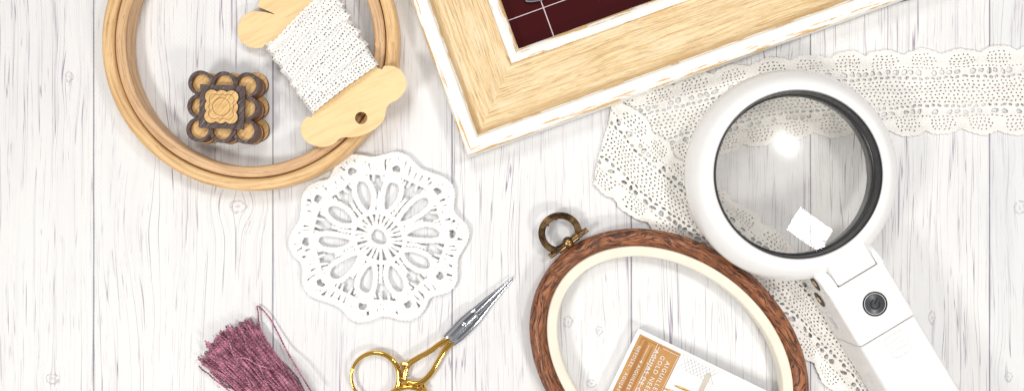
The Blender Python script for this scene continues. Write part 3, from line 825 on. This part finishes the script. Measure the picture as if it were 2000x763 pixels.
def fp(a, b, z): w_ = fc[:2] + e1 * a + e2 * b; return (w_[0], w_[1], z)
mb = MB(); mb.add([fp(150, 150, 22), fp(FL - 150, 150, 22), fp(FL - 150, FW - 150, 22), fp(150, FW - 150, 22)], [(0, 1, 2, 3)])
pic = mb.build('picture', pm, fr, smooth=False)
# pale lines of the printed grid
def inv(px, py, z):
    w_ = np.array(W(px, py, z))[:2] - fc[:2]; return float(w_ @ e1), float(w_ @ e2)
mb = MB()
a, b = inv(1080, 67, 23); a2, b2 = inv(1058, 6, 23); da = (a - a2) / (b - b2)
prn = []
for k in range(3):
    aa = a + k * 330
    mb.add([fp(aa - 1.0, 150, 22.8), fp(aa + 1.0, 150, 22.8), fp(aa + 1.2, FW - 150, 22.8), fp(aa - 1.2, FW - 150, 22.8)], [(0, 1, 2, 3)])
a, b = inv(1060, 16, 23)
for k in range(3):
    bb = b + k * 260
    mb.add([fp(150, bb - .8, 23.1), fp(FL - 150, bb - .8, 23.1), fp(FL - 150, bb + .8, 23.1), fp(150, bb + .8, 23.1)], [(0, 1, 2, 3)])
mb.build('grid_line', plain('pale print line', (0.62, 0.50, 0.52), 0.6), pic, smooth=False)
# silver charm lying on the print
mb = MB(); prism(mb, [(1025, 3), (1030, 5), (1040, 5), (1060, 2), (1066, -6), (1090, -30), (1110, -60), (1100, -66), (1075, -45), (1048, -12), (1030, -3)], 23.4, 30, bevel=2)
tag(mb.build('metal_charm', chrome, sharp=30), 'sliver of a silver metal piece on the dark red picture', 'charm')
mb = MB(); tube(mb, P3([(1757, 2, 3), (1775, -2, 3), (1800, -8, 3), (1830, -20, 3)]), 2.4, 8)
tag(mb.build('strut_end', plain('black cord', (0.03, 0.03, 0.035), 0.6)), 'short black strut end showing just past the upper corner of the frame edge', 'strut')  # dark strut end of the frame's stand

# ============================================================ OVAL HOOP
pts = np.array([(1038, 640), (1045, 580), (1070, 520), (1110, 480), (1160, 457), (1230, 447), (1300, 455), (1380, 481), (1450, 522), (1500, 568), (1540, 620), (1567, 690), (1577, 763), (1046, 705), (1062, 763)], float)
zo = 24.0
pw = Wn(pts, zo)[:, :2]
mn = pw.mean(0); q = (pw - mn) / 200
D = np.stack([q[:, 0] ** 2, q[:, 0] * q[:, 1], q[:, 1] ** 2, q[:, 0], q[:, 1]], 1)
cf = np.linalg.lstsq(D, np.ones(len(q)), rcond=None)[0]
A_, B_, C_, D_, E_ = cf
M2 = np.array([[A_, B_ / 2], [B_ / 2, C_]]); cen = -np.linalg.solve(2 * M2, np.array([D_, E_])); kk = 1 + cen @ M2 @ cen
ev, R_ = np.linalg.eigh(M2 / kk); axs = 1 / np.sqrt(ev)
print('OVAL axes', axs * 200, 'centre', cen * 200 + mn, 'rot', R_)
tt = np.linspace(0, 2 * PI, 260, endpoint=False)
ell = (R_ @ np.stack([axs[0] * np.cos(tt), axs[1] * np.sin(tt)])).T
ell = (ell + cen) * 200 + mn
if area2(ell) < 0: ell = ell[::-1]
EP = np.concatenate([ell, np.zeros((len(ell), 1))], 1)
wg = Mat('woodgrain print'); u, v, _ = wg.coords('UV')
vv = v + (wg.noise(u / 60, v / 24, 1.0, 2) - 0.5) * 30 + (wg.noise(u / 170, v / 90, 5.0, 1) - 0.5) * 60
g1 = wg.noise(u / 30, vv / 3.0, 0, 4, 0.6, 0.5)
c = wg.mix((0.40, 0.15, 0.06), (0.26, 0.09, 0.036), wg.noise(u / 25, v / 12, 3.0).ss(0.35, 0.65))
c = wg.mix(c, (0.055, 0.018, 0.010), g1.ss(0.485, 0.545) * 0.92)
wg = wg.set(color=c, rough=0.42, bump=g1.ss(0.49, 0.56) * -1.0, bstr=0.5, bdist=1.0)
cream = plain('cream plastic', (0.86, 0.795, 0.67), 0.38, var=0.03)
oval = thing('oval_hoop', 'oval flexible hoop with brown woodgrain rim, cream inner ring and a bronze hanger', 'embroidery hoop', (float(ell[:, 0].mean()), float(ell[:, 1].mean()), 0))
pr = [(-17 + 17.5 * math.cos(a) * (1 - 0.10 * abs(math.sin(a))), 25 + 18 * math.sin(a)) for a in np.linspace(-0.9, PI + 0.9, 20)]
mb = MB(); sweep(mb, EP, pr[::-1] if False else pr); mb.build('outer_ring', wg, oval)
pr = [(-33.0, 7), (-33.0, 36), (-34.5, 38), (-50, 38), (-52, 37), (-53, 35), (-53.5, 20), (-53.5, 7)]
mb = MB(); sweep(mb, EP, pr); mb.build('inner_ring', cream, oval)
bronze = Mat('antique bronze'); x, y, z = bronze.coords('Object', 1 / S); n = bronze.noise(x / 16, y / 16, z / 16, 2)
bronze = bronze.set(color=bronze.mix((0.06, 0.034, 0.02), (0.34, 0.21, 0.09), n.ss(0.35, 0.7)), rough=0.33, metal=0.9)
mb = MB()
def CP(x, y, z): return np.array(W(x, y, z))
c0 = (1094.0, 455.0)
angs = np.linspace(math.radians(104), math.radians(368), 46)
P = np.array([CP(c0[0] + 36 * math.cos(t_), c0[1] + 34.5 * math.sin(t_), 22 + 4 * math.sin(t_ * .7)) for t_ in angs])
P = np.concatenate([[CP(1096, 483, 26)], [CP(1088, 487, 24)], P, [CP(1127, 459, 24)], [CP(1120, 464, 26)]])
prr = [(-6.5, -3), (-6.5, 2), (-5, 3.4), (5, 3.4), (6.5, 2), (6.5, -3)]
sweep(mb, P, prr, closed_path=False)
for bx, by in ((1061, 476), (1054, 459), (1057, 452), (1062, 445), (1063, 437), (1070, 431), (1077, 425), (1085, 420), (1086, 428.5), (1093, 422), (1101, 418), (1108, 417.5), (1124, 428.5), (1071, 440)):
    p = CP(bx, by, 25.5); ball(mb, p, 2.2, 2.2, 8)
hr = mb.build('hanging_ring', bronze, oval)
mb = MB()
tube(mb, P3([(1073, 501, 26), (1110, 474, 27), (1147, 447.5, 26)]), 5.0, 14)
for (x1, y1, x2, y2, r) in ((1090, 489, 1103, 479, 7.5), (1116, 470, 1128, 461, 7.5)):
    tube(mb, P3([(x1, y1, 27), (x2, y2, 27)]), r, 14)
mb.build('hinge_pin', bronze, oval)
mb = MB(); ball(mb, CP(1109.5, 473, 28), 11.5, 11, 20); p = CP(1115, 482, 22)
tube(mb, P3([(1109, 474, 22), (1121, 489, 20)]), 8, 14)
tube(mb, P3([(1118, 484, 21), (1122, 489.5, 20.5)]), [13, 11], 18)
mb.build('hanger_knob', bronze, oval)

# ============================================================ MAGNIFYING GLASS
wpl = plain('glossy white plastic', (0.89, 0.885, 0.88), 0.30, var=0.003, Coat_Weight=0.3, Coat_Roughness=0.1)
blk = plain('black plastic', (0.018, 0.018, 0.022), 0.32, bumpy=0.15, bs=2.0)
cm = (540 * (1600 - 60) / 1600, (381.5 - 342) * 0.9625)
mag = thing('magnifying_glass', 'large white plastic magnifying glass with a black lined lens and power button on its handle', 'magnifying glass', (cm[0], cm[1], 0))
pr = [(153, 54), (153, 111), (155, 113), (159, 114), (166, 113), (175, 109), (183, 102), (190, 92), (195, 80), (197, 69), (196, 60), (192, 54), (184, 49), (170, 47), (158, 48)]
mb = MB(); lathe(mb, (cm[0], cm[1], 0), pr, 160, closed=True); mb.build('rim', wpl, mag)
pr = [(152.7, 113.6), (151.8, 115.2), (150.6, 115.2), (149.6, 113.8), (149.2, 108), (148.4, 94), (148.0, 91), (146.6, 90), (146.2, 87), (146.2, 84), (144.6, 83.5), (144.6, 80), (147, 76), (149, 56), (152.7, 54)]
mb = MB(); lathe(mb, (cm[0], cm[1], 0), pr, 160, closed=True); mb.build('inner_bezel', blk, mag)
lz = 85.0; sag = 20.0; Rl = 145.5; n = 28
rs = np.linspace(0.0, 1.0, n) ** 0.8 * Rl; RR = (Rl * Rl + sag * sag) / (2 * sag)
zt = lambda r: np.sqrt(RR * RR - r * r) - (RR - sag)
pr = [(max(r, 0.01), -float(zt(r)) - 1.0) for r in rs] + [(max(r, 0.01), float(zt(r)) + 1.0) for r in rs[::-1]]
mb = MB(); lathe(mb, (cm[0], cm[1], lz), pr, 128)
def lens_mat(name, grough):
    m = bpy.data.materials.new(name); m.use_nodes = True; nt = m.node_tree; nt.nodes.clear()
    out = nt.nodes.new('ShaderNodeOutputMaterial'); mx = nt.nodes.new('ShaderNodeMixShader'); mt = nt.nodes.new('ShaderNodeMixShader')
    rf = nt.nodes.new('ShaderNodeBsdfRefraction'); rf.inputs['IOR'].default_value = 1.49; rf.inputs['Roughness'].default_value = 0.0; rf.inputs['Color'].default_value = (1, 0.995, 0.985, 1)
    tr = nt.nodes.new('ShaderNodeBsdfTransparent'); tr.inputs[0].default_value = (1, 0.997, 0.99, 1)
    gl = nt.nodes.new('ShaderNodeBsdfGlossy'); gl.inputs['Roughness'].default_value = grough
    fr_ = nt.nodes.new('ShaderNodeFresnel'); ge = nt.nodes.new('ShaderNodeNewGeometry'); io = nt.nodes.new('ShaderNodeMapRange'); io.inputs[3].default_value = 1.49; io.inputs[4].default_value = 1 / 1.49
    nt.links.new(ge.outputs['Backfacing'], io.inputs[0]); nt.links.new(io.outputs[0], fr_.inputs['IOR'])   # the same reflectance from both sides
    mt.inputs[0].default_value = 0.96
    nt.links.new(rf.outputs[0], mt.inputs[1]); nt.links.new(tr.outputs[0], mt.inputs[2])
    nt.links.new(fr_.outputs[0], mx.inputs[0]); nt.links.new(mt.outputs[0], mx.inputs[1]); nt.links.new(gl.outputs[0], mx.inputs[2]); 
    if grough > 0:      # uneven whitish haze mixed into the upper face to lift its brightness
        df = nt.nodes.new('ShaderNodeBsdfDiffuse'); df.inputs[0].default_value = (0.9, 0.88, 0.85, 1); hz = nt.nodes.new('ShaderNodeMixShader')
        tx = nt.nodes.new('ShaderNodeTexCoord'); no = nt.nodes.new('ShaderNodeTexNoise'); no.inputs['Scale'].default_value = 45.0; no.inputs['Detail'].default_value = 4.0; nt.links.new(tx.outputs['Object'], no.inputs['Vector'])
        mpr = nt.nodes.new('ShaderNodeMapRange'); nt.links.new(no.outputs[0], mpr.inputs[0]); mpr.inputs[1].default_value = 0.35; mpr.inputs[2].default_value = 0.65; mpr.inputs[3].default_value = 0.03; mpr.inputs[4].default_value = 0.14
        nt.links.new(mpr.outputs[0], hz.inputs[0]); nt.links.new(mx.outputs[0], hz.inputs[1]); nt.links.new(df.outputs[0], hz.inputs[2]); nt.links.new(hz.outputs[0], out.inputs[0])
    else: nt.links.new(mx.outputs[0], out.inputs[0])
    return m
lens = mb.build('lens', [lens_mat('clear acrylic lens', 0.0), lens_mat('hazy acrylic face', 0.17)], mag, sharp=60)
lens.data.polygons.foreach_set('material_index', [1 if (p.center[2] + 0.0) > lz * S else 0 for p in lens.data.polygons])
pr = [(143.4, 57), (143.4, 63), (141.2, 63.5), (141.2, 57)]
# handle frame
O2 = np.array(W(1676, 538, 112)); hk = (1600 - 112) / 1600
ha = np.array([0.515, -0.857]); hb = np.array([0.857, 0.515])
def HP(a, b, z): p = O2[:2] + ha * a * hk + hb * b * hk; return (p[0], p[1], z)
def hbox(mb, a0, a1, prof, cap=True, na=14, grow=lambda q: 1.0, rnd=0.0):
    """extrude a (b,z) outline along the handle"""
    V = []; k = len(prof); st = np.linspace(0, 1, na)
    cb = sum(p[0] for p in prof) / k; cz = sum(p[1] for p in prof) / k
    sts = [(a0, 0.97), (a0 + 1.2, 0.99), (a0 + 3, 1.0)] + [(a0 + 3 + (a1 - a0 - 6) * q_, 1.0) for q_ in st[1:-1]] + [(a1 - 3, 1.0), (a1 - 1.2, 0.99), (a1, 0.97)]
    for a, s in sts:
        for b, z in prof: V.append(HP(a, cb + (b - cb) * s, cz + (z - cz) * s))
    m = len(sts)
    f = [(j * k + i, j * k + (i + 1) % k, (j + 1) * k + (i + 1) % k, (j + 1) * k + i) for j in range(m - 1) for i in range(k)]
    f.append(tuple(range(k))[::-1]); f.append(tuple((m - 1) * k + i for i in range(k)))
    mb.add(V, f)
def rr2(b0, b1, z0, z1, r, rb=6):
    o = []
    for (b, z, a0, R) in ((b1 - r, z1 - r, 0, r), (b0 + r, z1 - r, PI / 2, r), (b0 + rb - 3, z0 + rb, PI, rb), (b1 - rb + 3, z0 + rb, 1.5 * PI, rb)):
        for i in range(6):
            t_ = a0 + i / 5 * PI / 2; o.append((b + R * math.cos(t_), z + R * math.sin(t_)))
    return o
mb = MB(); hbox(mb, 0.8, 121.5, rr2(-69, 59, 9, 112, 7)); hd = mb.build('handle', wpl, mag, sharp=35)
mb = MB(); hbox(mb, 124.0, 560, rr2(-68.4, 58.4, 9, 111.4, 9)); mb.build('battery_cover', wpl, mag, sharp=35)
# ears of the hinge
mb = MB()
def ear(b0, b1, a_end, zc, R):
    side = [(3, 10), (3, 111)] + [(-(a_end - R) - R * math.sin(t_), zc + R * math.cos(t_)) for t_ in np.linspace(0, PI, 16)]
    side = [(3, 11.0), (3, 111.6)] + [(-(a_end - R) - R * math.sin(t_), zc + R * math.cos(t_)) for t_ in np.linspace(0, PI, 18)]
    V = []; k = len(side)
    cz = zc; ca = -(a_end - R)
    for b, s in ((b0, .94), (b0 + 2, 0.985), (b0 + 4, 1.0), (b1 - 4, 1.0), (b1 - 1.5, 0.985), (b1, 0.95)):
        for a, z in side: V.append(HP(ca + (a - ca) * s if a < 0 else a, b, cz + (z - cz) * s))
    f = [(j * k + i, j * k + (i + 1) % k, (j + 1) * k + (i + 1) % k, (j + 1) * k + i) for j in range(5) for i in range(k)]
    f.append(tuple(range(k))); f.append(tuple(5 * k + i for i in range(k))[::-1]); mb.add(V, f)
ear(-69, -44, 46, 66, 45); ear(46, 59, 46, 66, 45)
mb.build('hinge_ear', wpl, mag, sharp=35)
mb = MB(); hbox(mb, -52, -1.6, rr2(-42.5, 44.5, 40, 111, 4), na=5); mb.build('neck', wpl, mag, sharp=35)
dark = plain('dark recess', (0.015, 0.013, 0.013), 0.5)
# button
p = HP(64, 0, 112)
mb = MB(); lathe(mb, (p[0], p[1], 112), [(22.6, -2), (22.6, 0.3), (21.4, 1.1), (20.4, 1.1), (19.6, 0.2), (19.2, -1.5)], 48); mb.build('button_collar', dark, mag)
mb = MB(); lathe(mb, (p[0], p[1], 112), [(19.0, -2), (18.8, 0.0), (17.6, 1.0), (0.01, 1.3)], 48)
bt = mb.build('power_button', plain('charcoal rubber', (0.055, 0.062, 0.07), 0.35, var=0.15), mag)
mb = MB(); a = np.linspace(-PI / 2 + 0.75, 1.5 * PI - 0.75, 26) + 0.35
tube(mb, [(p[0] + 8.2 * math.cos(-t_) , p[1] + 8.2 * math.sin(-t_) - 0.5, 113.3) for t_ in a], 1.1, 6)
tube(mb, [(p[0] - 1, p[1] + 0.5, 113.4), (p[0] + 3.6, p[1] + 10.5, 113.4)], 1.1, 6)
mb.build('power_symbol', dark, bt)
mb = MB(); q = circle(0, 0, 1, 48)
lathe(mb, (p[0], p[1], 112), [(22.8, 0.1), (24.5, 0.9), (26.4, 0.05)], 48); mb.build('button_surround', wpl, mag)
# embossed latch mark
mb = MB()
lp = rrect(156, -1, 44, 42, 8); tube(mb, [HP(x, y, 111.9) for x, y in lp], 1.3, 6, closed=True)
for a_ in (146, 156, 166): tube(mb, [HP(x, y, 111.9) for x, y in rrect(a_, -1, 4.4, 27, 2.0, n=3)], 1.0, 5, closed=True)
mb.build('latch_mark', wpl, mag)
# side fittings on the long wall
def side_disc(mb, a, z, ra, rz, b, dep=0.0, n=24):
    V = [HP(a + ra * math.cos(t_), b, z + rz * math.sin(t_)) for t_ in np.arange(n) * 2 * PI / n] + [HP(a, b + dep, z)]
    mb.add(V, [(i, (i + 1) % n, n) for i in range(n)])
for a_, z_ in ((-19, 74), (21, 50)):
    bb = -69.6 if a_ < 0 else -72.0
    mb = MB(); side_disc(mb, a_, z_, 17, 15, bb, 0); rc = mb.build('screw_recess', dark, mag)
    mb = MB(); side_disc(mb, a_, z_, 6.5, 8, bb - 0.5, -1.5); mb.build('brass_screw', brass, rc)
mb = MB()
for q_ in range(4):
    lp = [HP(66 + q_ * 7 + 2.2 * math.cos(t_), -71.6, 50 + 12 * math.sin(t_)) for t_ in np.arange(16) * 2 * PI / 16]; tube(mb, lp, 0.8, 5, closed=True, up=(1, 0, 0))
lp = [HP(76 + 25 * math.cos(t_), -71.6, 50 + 19 * math.sin(t_)) for t_ in np.arange(28) * 2 * PI / 28]; tube(mb, lp, 0.9, 5, closed=True, up=(0.3, 0.5, 0.1))
mb.build('side_switch', wpl, mag)

# ============================================================ NEEDLE PACK
nd1 = np.array([0.899, 0.437]); nd2 = np.array([-0.437, 0.899]); nc = np.array([1247.0, 640.0])
def NP(a, b): return nc + nd1 * a + nd2 * b
def npoly(a0, b0, a1, b1): return [NP(a0, b0), NP(a1, b0), NP(a1, b1), NP(a0, b1)]
pk = thing('needle_pack', 'white needle card with an orange lettered panel, lying inside the oval hoop', 'needle pack', W(1330, 780, 0))
def nmap(a, z):
    a = np.asarray(a, float); r = (a - nc) @ nd1
    zz = z + 0.045 * np.maximum(r, 0); k = (H - zz) / H
    return np.stack([(a[:, 0] - 1000) * k, (381.5 - a[:, 1]) * k, zz], 1)
card = plain('white card', (0.88, 0.88, 0.87), 0.4, var=0.01)
mb = MB(); prism(mb, npoly(0, 0, 330, 230), 3, 22, bevel=0.8, fmap=nmap, bottom=True); mb.build('card', card, pk)
om = Mat('orange printed panel'); u, v, _ = om.coords('UV'); n = om.noise(u / 2, v / 40, 0, 3); n2 = om.noise(u / 30, v / 60, 3.0, 2)
om = om.set(color=om.mix((0.50, 0.25, 0.08), (0.61, 0.335, 0.125), (n * 0.5 + n2 * 0.5).ss(0.3, 0.7)), rough=0.35, Coat_Weight=0.3)
mb = MB(); prism(mb, npoly(8, 9, 97, 222), 22, 22.8, fmap=nmap, rot=1.12); panel = mb.build('orange_panel', om, pk)
om2 = plain('brown fold', (0.40, 0.17, 0.05), 0.4)
mb = MB()
for a0, b0, a1, b1 in ((15, 13, 16.2, 60), (15, 13, 95, 14.6), (9, 44, 17, 45.2)): prism(mb, npoly(a0, b0, a1, b1), 22.8, 23.3, fmap=nmap)
mb.build('fold_line', om2, panel)
mb = MB(); prism(mb, npoly(22, 16, 30, 222), 22.8, 23.0, fmap=nmap); prism(mb, npoly(39, 22, 42, 222), 22.8, 23.0, fmap=nmap)
mb.build('darker_band', plain('darker orange', (0.42, 0.19, 0.06), 0.35), panel)  # two bands in a darker orange than the panel
wt = plain('white ink', (0.88, 0.86, 0.82), 0.4)
mb = MB()
for a0, b0, a1, b1 in ((33, 20, 33.8, 60), (52.2, 14, 53.2, 222), (60, 14, 96, 15), (93.6, 17, 94.4, 120), (47.0, 10, 47.9, 222)): prism(mb, npoly(a0, b0, a1, b1), 23.3, 23.6, fmap=nmap)
mb.build('white_rule', wt, panel)
def text(body, a, b, size, name='lettering', sp=1.25, z=23.8, mat=wt, thick=0.012):
    cu = bpy.data.curves.new('txt', 'FONT'); cu.body = body; cu.size = size; cu.space_character = sp; cu.offset = thick * size * 0.4
    cu.resolution_u = 3
    ob = bpy.data.objects.new('txt', cu); COL.objects.link(ob)
    dg = bpy.context.evaluated_depsgraph_get(); me = ob.evaluated_get(dg).to_mesh()
    v = np.array([p.co[:2] for p in me.vertices]); f = [tuple(p.vertices) for p in me.polygons]
    ob.evaluated_get(dg).to_mesh_clear(); bpy.data.objects.remove(ob); bpy.data.curves.remove(cu)
    P = np.array([NP(a + q[1], b + q[0]) for q in v])
    mb = MB(); mb.add(nmap(P, z), f); mb.build(name, mat, panel, smooth=False)
text('AIGUILLES OR', 77, 33, 12.5); text('GOLD NEEDLES', 63, 27, 12.5); text('AGUJAS DE ORO', 47.5, 22, 12.5)
text('4 AIGUILLES', 30, 54, 9.5); text('NEEDLES - AGUJAS', 14, 30, 9.5)
text('. .', 33, 24, 9)
mb = MB()
for i in range(8):
    for (p, q) in (((101 + i * 8, 8), (101 + i * 8 + 22, 36)), ((101 + i * 8, 36), (101 + i * 8 + 22, 8))):
        p = NP(*p); q = NP(*q); w_ = nmap(np.array([p, q]), 22.4); tube(mb, w_, 0.45, 4)
mb.build('lattice_print', plain('pale grey ink', (0.60, 0.61, 0.62), 0.5), pk)
mb = MB(); prism(mb, npoly(159, 20, 168, 200), 22.0, 24.5, bevel=0.6, fmap=nmap); mb.build('beige_strip', plain('beige strip', (0.60, 0.54, 0.46), 0.5), pk)
mb = MB()
for a0, b0, a1, b1 in ((100, 5.5, 330, 6.2), (172, 12, 172.8, 220), (176, 30, 176.6, 220)): prism(mb, npoly(a0, b0, a1, b1), 22, 22.7, fmap=nmap)
mb.build('crease_line', plain('pale crease', (0.70, 0.70, 0.69), 0.5), pk)
for (a_, b_, lab) in ((111, 70, 'gold needle on the card, point clear of the orange panel'), (95, 84, 'gold needle on the card, point touching the orange panel')):
    mb = MB(); P = nmap(np.array([NP(a_ + t_, b_ - t_ * 0.06) for t_ in (0, 4, 10, 20, 60, 120)]), 24.5); tube(mb, P, [0.2, 0.9, 1.5, 1.8, 1.8, 1.6], 8)
    tag(mb.build('needle', gold), lab, 'needle')

# ============================================================ LIGHT
def area(name, loc, size, power, color, tgt=(0, 0, 0), sy=None):
    l = bpy.data.lights.new(name, 'AREA'); l.shape = 'RECTANGLE'; l.size = size * S; l.size_y = (sy or size) * S; l.energy = power; l.color = color
    o = bpy.data.objects.new(name, l); COL.objects.link(o); o.location = [c * S for c in loc]
    d = Vector([t - c for t, c in zip(tgt, loc)]); o.rotation_euler = d.to_track_quat('-Z', 'Y').to_euler(); return o
area('key_softbox', (-1500, -900, 2000), 520, 1.85, (1.0, 0.965, 0.91), (100, 0, 0), 420)
area('second_softbox', (1500, -1700, 1900), 420, 1.5, (1.0, 0.965, 0.92), (0, 0, 0), 340)
area('overhead_softbox', (1040, 640, 2100), 400, 0.9, (1.0, 0.98, 0.96), (600, 60, 0), 290)
area('added_fill', (-500, 1500, 2500), 900, 1.35, (1.0, 0.985, 0.96), (300, 0, 0), 700)  # added lamp, lifts the dim area under the lens
w = bpy.data.worlds.new('World'); sc.world = w; w.use_nodes = True; nt = w.node_tree; bg = nt.nodes['Background']
tc = nt.nodes.new('ShaderNodeTexCoord'); sp_ = nt.nodes.new('ShaderNodeSeparateXYZ'); nt.links.new(tc.outputs['Generated'], sp_.inputs[0])
nz = nt.nodes.new('ShaderNodeTexNoise'); nz.inputs['Scale'].default_value = 2.2; nz.inputs['Detail'].default_value = 1.0; nt.links.new(tc.outputs['Generated'], nz.inputs['Vector'])
rp = nt.nodes.new('ShaderNodeValToRGB'); rp.color_ramp.elements[0].position = 0.36; rp.color_ramp.elements[1].position = 0.47
rp.color_ramp.elements[0].color = (0.10, 0.085, 0.075, 1); rp.color_ramp.elements[1].color = (1.0, 0.98, 0.96, 1)
nt.links.new(nz.outputs[0], rp.inputs[0]); mr = nt.nodes.new('ShaderNodeMapRange'); mr.interpolation_type = 'SMOOTHSTEP'; nt.links.new(sp_.outputs[2], mr.inputs[0])
mr.inputs[1].default_value = 0.25; mr.inputs[2].default_value = 0.55; mr.inputs[3].default_value = 0.10; mr.inputs[4].default_value = 1.0
vm = nt.nodes.new('ShaderNodeVectorMath'); vm.operation = 'SCALE'; nt.links.new(rp.outputs[0], vm.inputs[0]); nt.links.new(mr.outputs[0], vm.inputs['Scale'])
m2 = nt.nodes.new('ShaderNodeMapRange'); m2.interpolation_type = 'SMOOTHSTEP'; nt.links.new(sp_.outputs[2], m2.inputs[0])
m2.inputs[1].default_value = 0.93; m2.inputs[2].default_value = 0.985; m2.inputs[3].default_value = 1.0; m2.inputs[4].default_value = 0.30
v2 = nt.nodes.new('ShaderNodeVectorMath'); v2.operation = 'SCALE'; nt.links.new(vm.outputs[0], v2.inputs[0]); nt.links.new(m2.outputs[0], v2.inputs['Scale'])
nt.links.new(v2.outputs[0], bg.inputs[0]); bg.inputs[1].default_value = 0.52

cam = bpy.data.cameras.new('camera'); co = bpy.data.objects.new('camera', cam); COL.objects.link(co)
cam.sensor_fit = 'HORIZONTAL'; cam.sensor_width = 36; cam.lens = 36 * H / 2000.0; co.location = (0, 0, H * S); cam.clip_start = 0.005; cam.clip_end = 50
sc.camera = co
try:
    sc.cycles.max_bounces = 12; sc.cycles.transmission_bounces = 12; sc.cycles.use_denoising = True; sc.cycles.sample_clamp_indirect = 6.0
except Exception: pass
for o in sc.objects:
    if '_o' in o.keys(): del o['_o']
